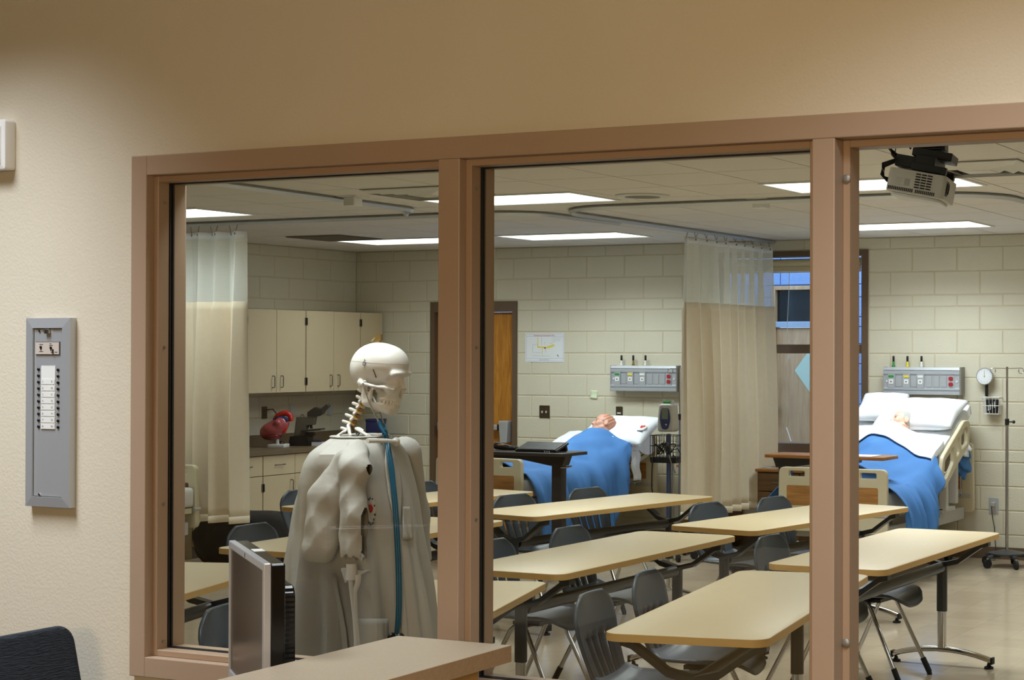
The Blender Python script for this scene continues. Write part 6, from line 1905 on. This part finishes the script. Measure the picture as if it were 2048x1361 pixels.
curtain('tan privacy curtain with white mesh top hanging between the two occupied beds', (XC, 12.20, 0), (XC, 13.80, 0), 2.672, 2.138, .395, 9, .060, 11, flare=.25)
curtain('tan privacy curtain with white mesh top at the left edge of the first pane', (-10.9, 10.2, 0), (-9.13, 10.2, 0), 2.66, 2.115, .425, 9, .065, 5, flare=.1)
q = at(1391, 1000, X=XC - .05)
m = MB(); m.box(q.x + .055, q.x + .060, q.y - .045, q.y + .03, q.z - .035, q.z + .02)
tag(m.build('curtain_label', 'label_white', None, smooth=False), 'small white label on the near edge of the centre curtain', 'label')

# ================================================================== ceiling projector
g = at(1832, 366, Z=2.33)
g = at(1832, 366, Y=5.72)
xa = YAW - math.radians(13); ex = Vector((math.cos(xa), math.sin(xa), 0)); ey = Vector((-math.sin(xa), math.cos(xa), 0))
pc = g + ey * .145
t = thing('projector', 'white projector tilted down under a black ceiling mount beside the doorway', 'projector', pc, xa)
TI = Matrix.Rotation(math.radians(11), 4, 'Y')
LX, LY, LZ = .105, .145, .042
m = MB(); m.prism(rrect(2 * LX, 2 * LY, .018, 5), -LZ, LZ, xf=TI); m.build('case', 'projector_body', t, bevel=.005)
m = MB(); m.prism(rrect(2 * LX * .86, 2 * LY * .82, .02, 5), -LZ - .012, -LZ, xf=TI); m.build('underside_cover', 'white_plastic', t, bevel=.004)
m = MB(); m.lathe([(.027, -.02), (.027, .003), (.021, .005), (.019, -.004)], 28, xf=TI @ Matrix.Translation((LX, -.085, .0)) @ Matrix.Rotation(PI / 2, 4, 'Y')); m.build('lens', 'black_gloss', t)
m = MB()
for r in range(6):
    for c_ in range(3): m.box(-.005 + c_ * .021, .013 + c_ * .021, -LY - .0012, -LY + .002, .034 - r * .0095 - .005, .034 - r * .0095, xf=TI)
m.build('side_vents', 'grille_dark', t, smooth=False)
m = MB()
for c_ in range(26):
    if c_ != 14: m.box(-LX + .008 + c_ * .0066, -LX + .012 + c_ * .0066, -LY - .0012, -LY + .002, -.036, -.024, xf=TI)
m.build('lower_vents', 'grille_dark', t, smooth=False)
m = MB()
for r in range(5): m.box(-.075, -.05 - .004 * (r % 2), -LY - .001, -LY + .002, .008 - r * .006, .0095 - r * .006, xf=TI)
m.box(-.042, -.022, -LY - .001, -LY + .002, -.016, .010, xf=TI); m.build('rating_label', 'vs_grey', t, smooth=False)
m = MB()
for r in range(7): m.box(LX - .0, LX + .0012, -.125 + 0, -.112, .022 - r * .008, .026 - r * .008, xf=TI)
m.build('front_vents', 'grille_dark', t, smooth=False)
mz = HC - pc.z
mt = thing('projector_mount', 'black projector mount with plate and arms fixed to the ceiling', 'mount', pc, xa)
m = MB(); m.box(-.02, .085, -.06, .06, .135, mz - .0); m.build('column', 'black_plastic', mt, smooth=False, bevel=.004)
m = MB(); m.box(-.10, .10, -.10, .10, mz - .012, mz - .001); m.build('ceiling_plate', 'black_plastic', mt, smooth=False)
m = MB(); m.box(-.045, .10, -.085, .085, LZ + .058, LZ + .088, xf=TI); m.box(-.10, -.02, -.08, .08, LZ + .012, LZ + .055, xf=TI); m.box(-.03, .095, -.13, -.09, LZ + .004, LZ + .030, xf=TI); m.box(-.03, .095, .09, .13, LZ + .004, LZ + .030, xf=TI)
m.box(-.02, .05, -.13, .13, LZ + .026, LZ + .062, xf=TI); m.box(.02, .09, -.05, .05, LZ + .085, .16); m.build('bracket', 'black_plastic', mt, smooth=False, bevel=.003)
m = MB(); m.tube([(-.02, -.05, .19), (-.075, -.07, .185), (-.09, -.075, .10)], .0035, 6); m.tube([(-.075, -.07, .19), (-.03, -.065, .13)], .0035, 6); m.build('arm_wire', 'black_rubber', mt)
cb = thing('projector_cables', 'bundle of dark cables looping out of the rear of the ceiling projector', 'cable', pc, xa)
for k in range(5):
    m = MB(); y = -.12 + .035 * k; s_ = .9 + .12 * k
    m.tube([TI @ Vector((-LX - .001, y, .0 - .012 + .006 * k)), TI @ Vector((-LX - .03 * s_, y - .01, .01)), TI @ Vector((-LX - .035 * s_, y, .05)), TI @ Vector((-LX + .01, y + .02, .075 + .004 * k)), Vector((-.105, -.02 + .004 * k, .115 + .004 * k)), Vector((-.12 - .01 * k, .0, .17)), Vector((-.10, .02 + .01 * k, mz - .004))], .0038, 7); m.build('cable', 'black_rubber', cb)
# ================================================================== light of the front room, sky, view
def area(name, loc_, sx, sy, power, col, spread=150, rot=(0, 0, 0)):
    l = bpy.data.lights.new(name, 'AREA'); l.shape = 'RECTANGLE'; l.size = sx; l.size_y = sy; l.energy = power; l.color = col; l.spread = math.radians(spread)
    o = bpy.data.objects.new(name, l); COL.objects.link(o); o.location = loc_; o.rotation_euler = rot
    return o


COOL = (.86, .93, 1.0)
area('front_lamp', (-3.75, 2.36, 2.88), .5, 1.1, 32, COOL, 104)
area('front_lamp', (-.85, 2.15, 2.88), .5, 1.1, 31, COOL, 124)
area('warm_fill', (.4, -2.6, 2.25), 1.0, .6, 112, (1.0, .72, .42), 170, (PI / 2, 0, 0))  # added unseen warm fill, standing in for indirect light on the front wall
# classroom lamps nearer the window wall, out of view above
CLS = (.87, .98, 1.04)
area('class_lamp', (-3.25, 3.66, HC - .02), 1.16, .36, 30, CLS, 165)
area('class_lamp', (-3.6, 6.4, HC - .02), 1.16, .56, 20, CLS, 142)
area('class_lamp', (-6.6, 6.2, HC - .02), 1.16, .56, 10, CLS, 142)
area('class_lamp', (-1.2, 9.4, HC - .02), 1.16, .56, 24, CLS, 142)
area('class_lamp', (-1.2, 12.7, HC - .02), 1.16, .56, 24, CLS, 142)
area('class_lamp', (-.6, 6.2, HC - .02), 1.16, .56, 16, CLS, 142)

w = bpy.data.worlds.new('dusk'); SC.world = w; w.use_nodes = True
bg = w.node_tree.nodes['Background']; bg.inputs['Color'].default_value = (.33, .55, 1.0, 1); bg.inputs['Strength'].default_value = 5.0

SC.view_settings.view_transform = 'Standard'; SC.view_settings.look = 'None'
SC.view_settings.gamma = 1.0; SC.view_settings.exposure = 0.0; SC.view_settings.use_curve_mapping = False
SC.cycles.use_denoising = True
SC.cycles.max_bounces = 8; SC.cycles.diffuse_bounces = 5; SC.cycles.glossy_bounces = 4; SC.cycles.transparent_max_bounces = 16
SC.cycles.sample_clamp_indirect = 6.0; SC.cycles.caustics_reflective = False; SC.cycles.caustics_refractive = False
bpy.context.view_layer.update()
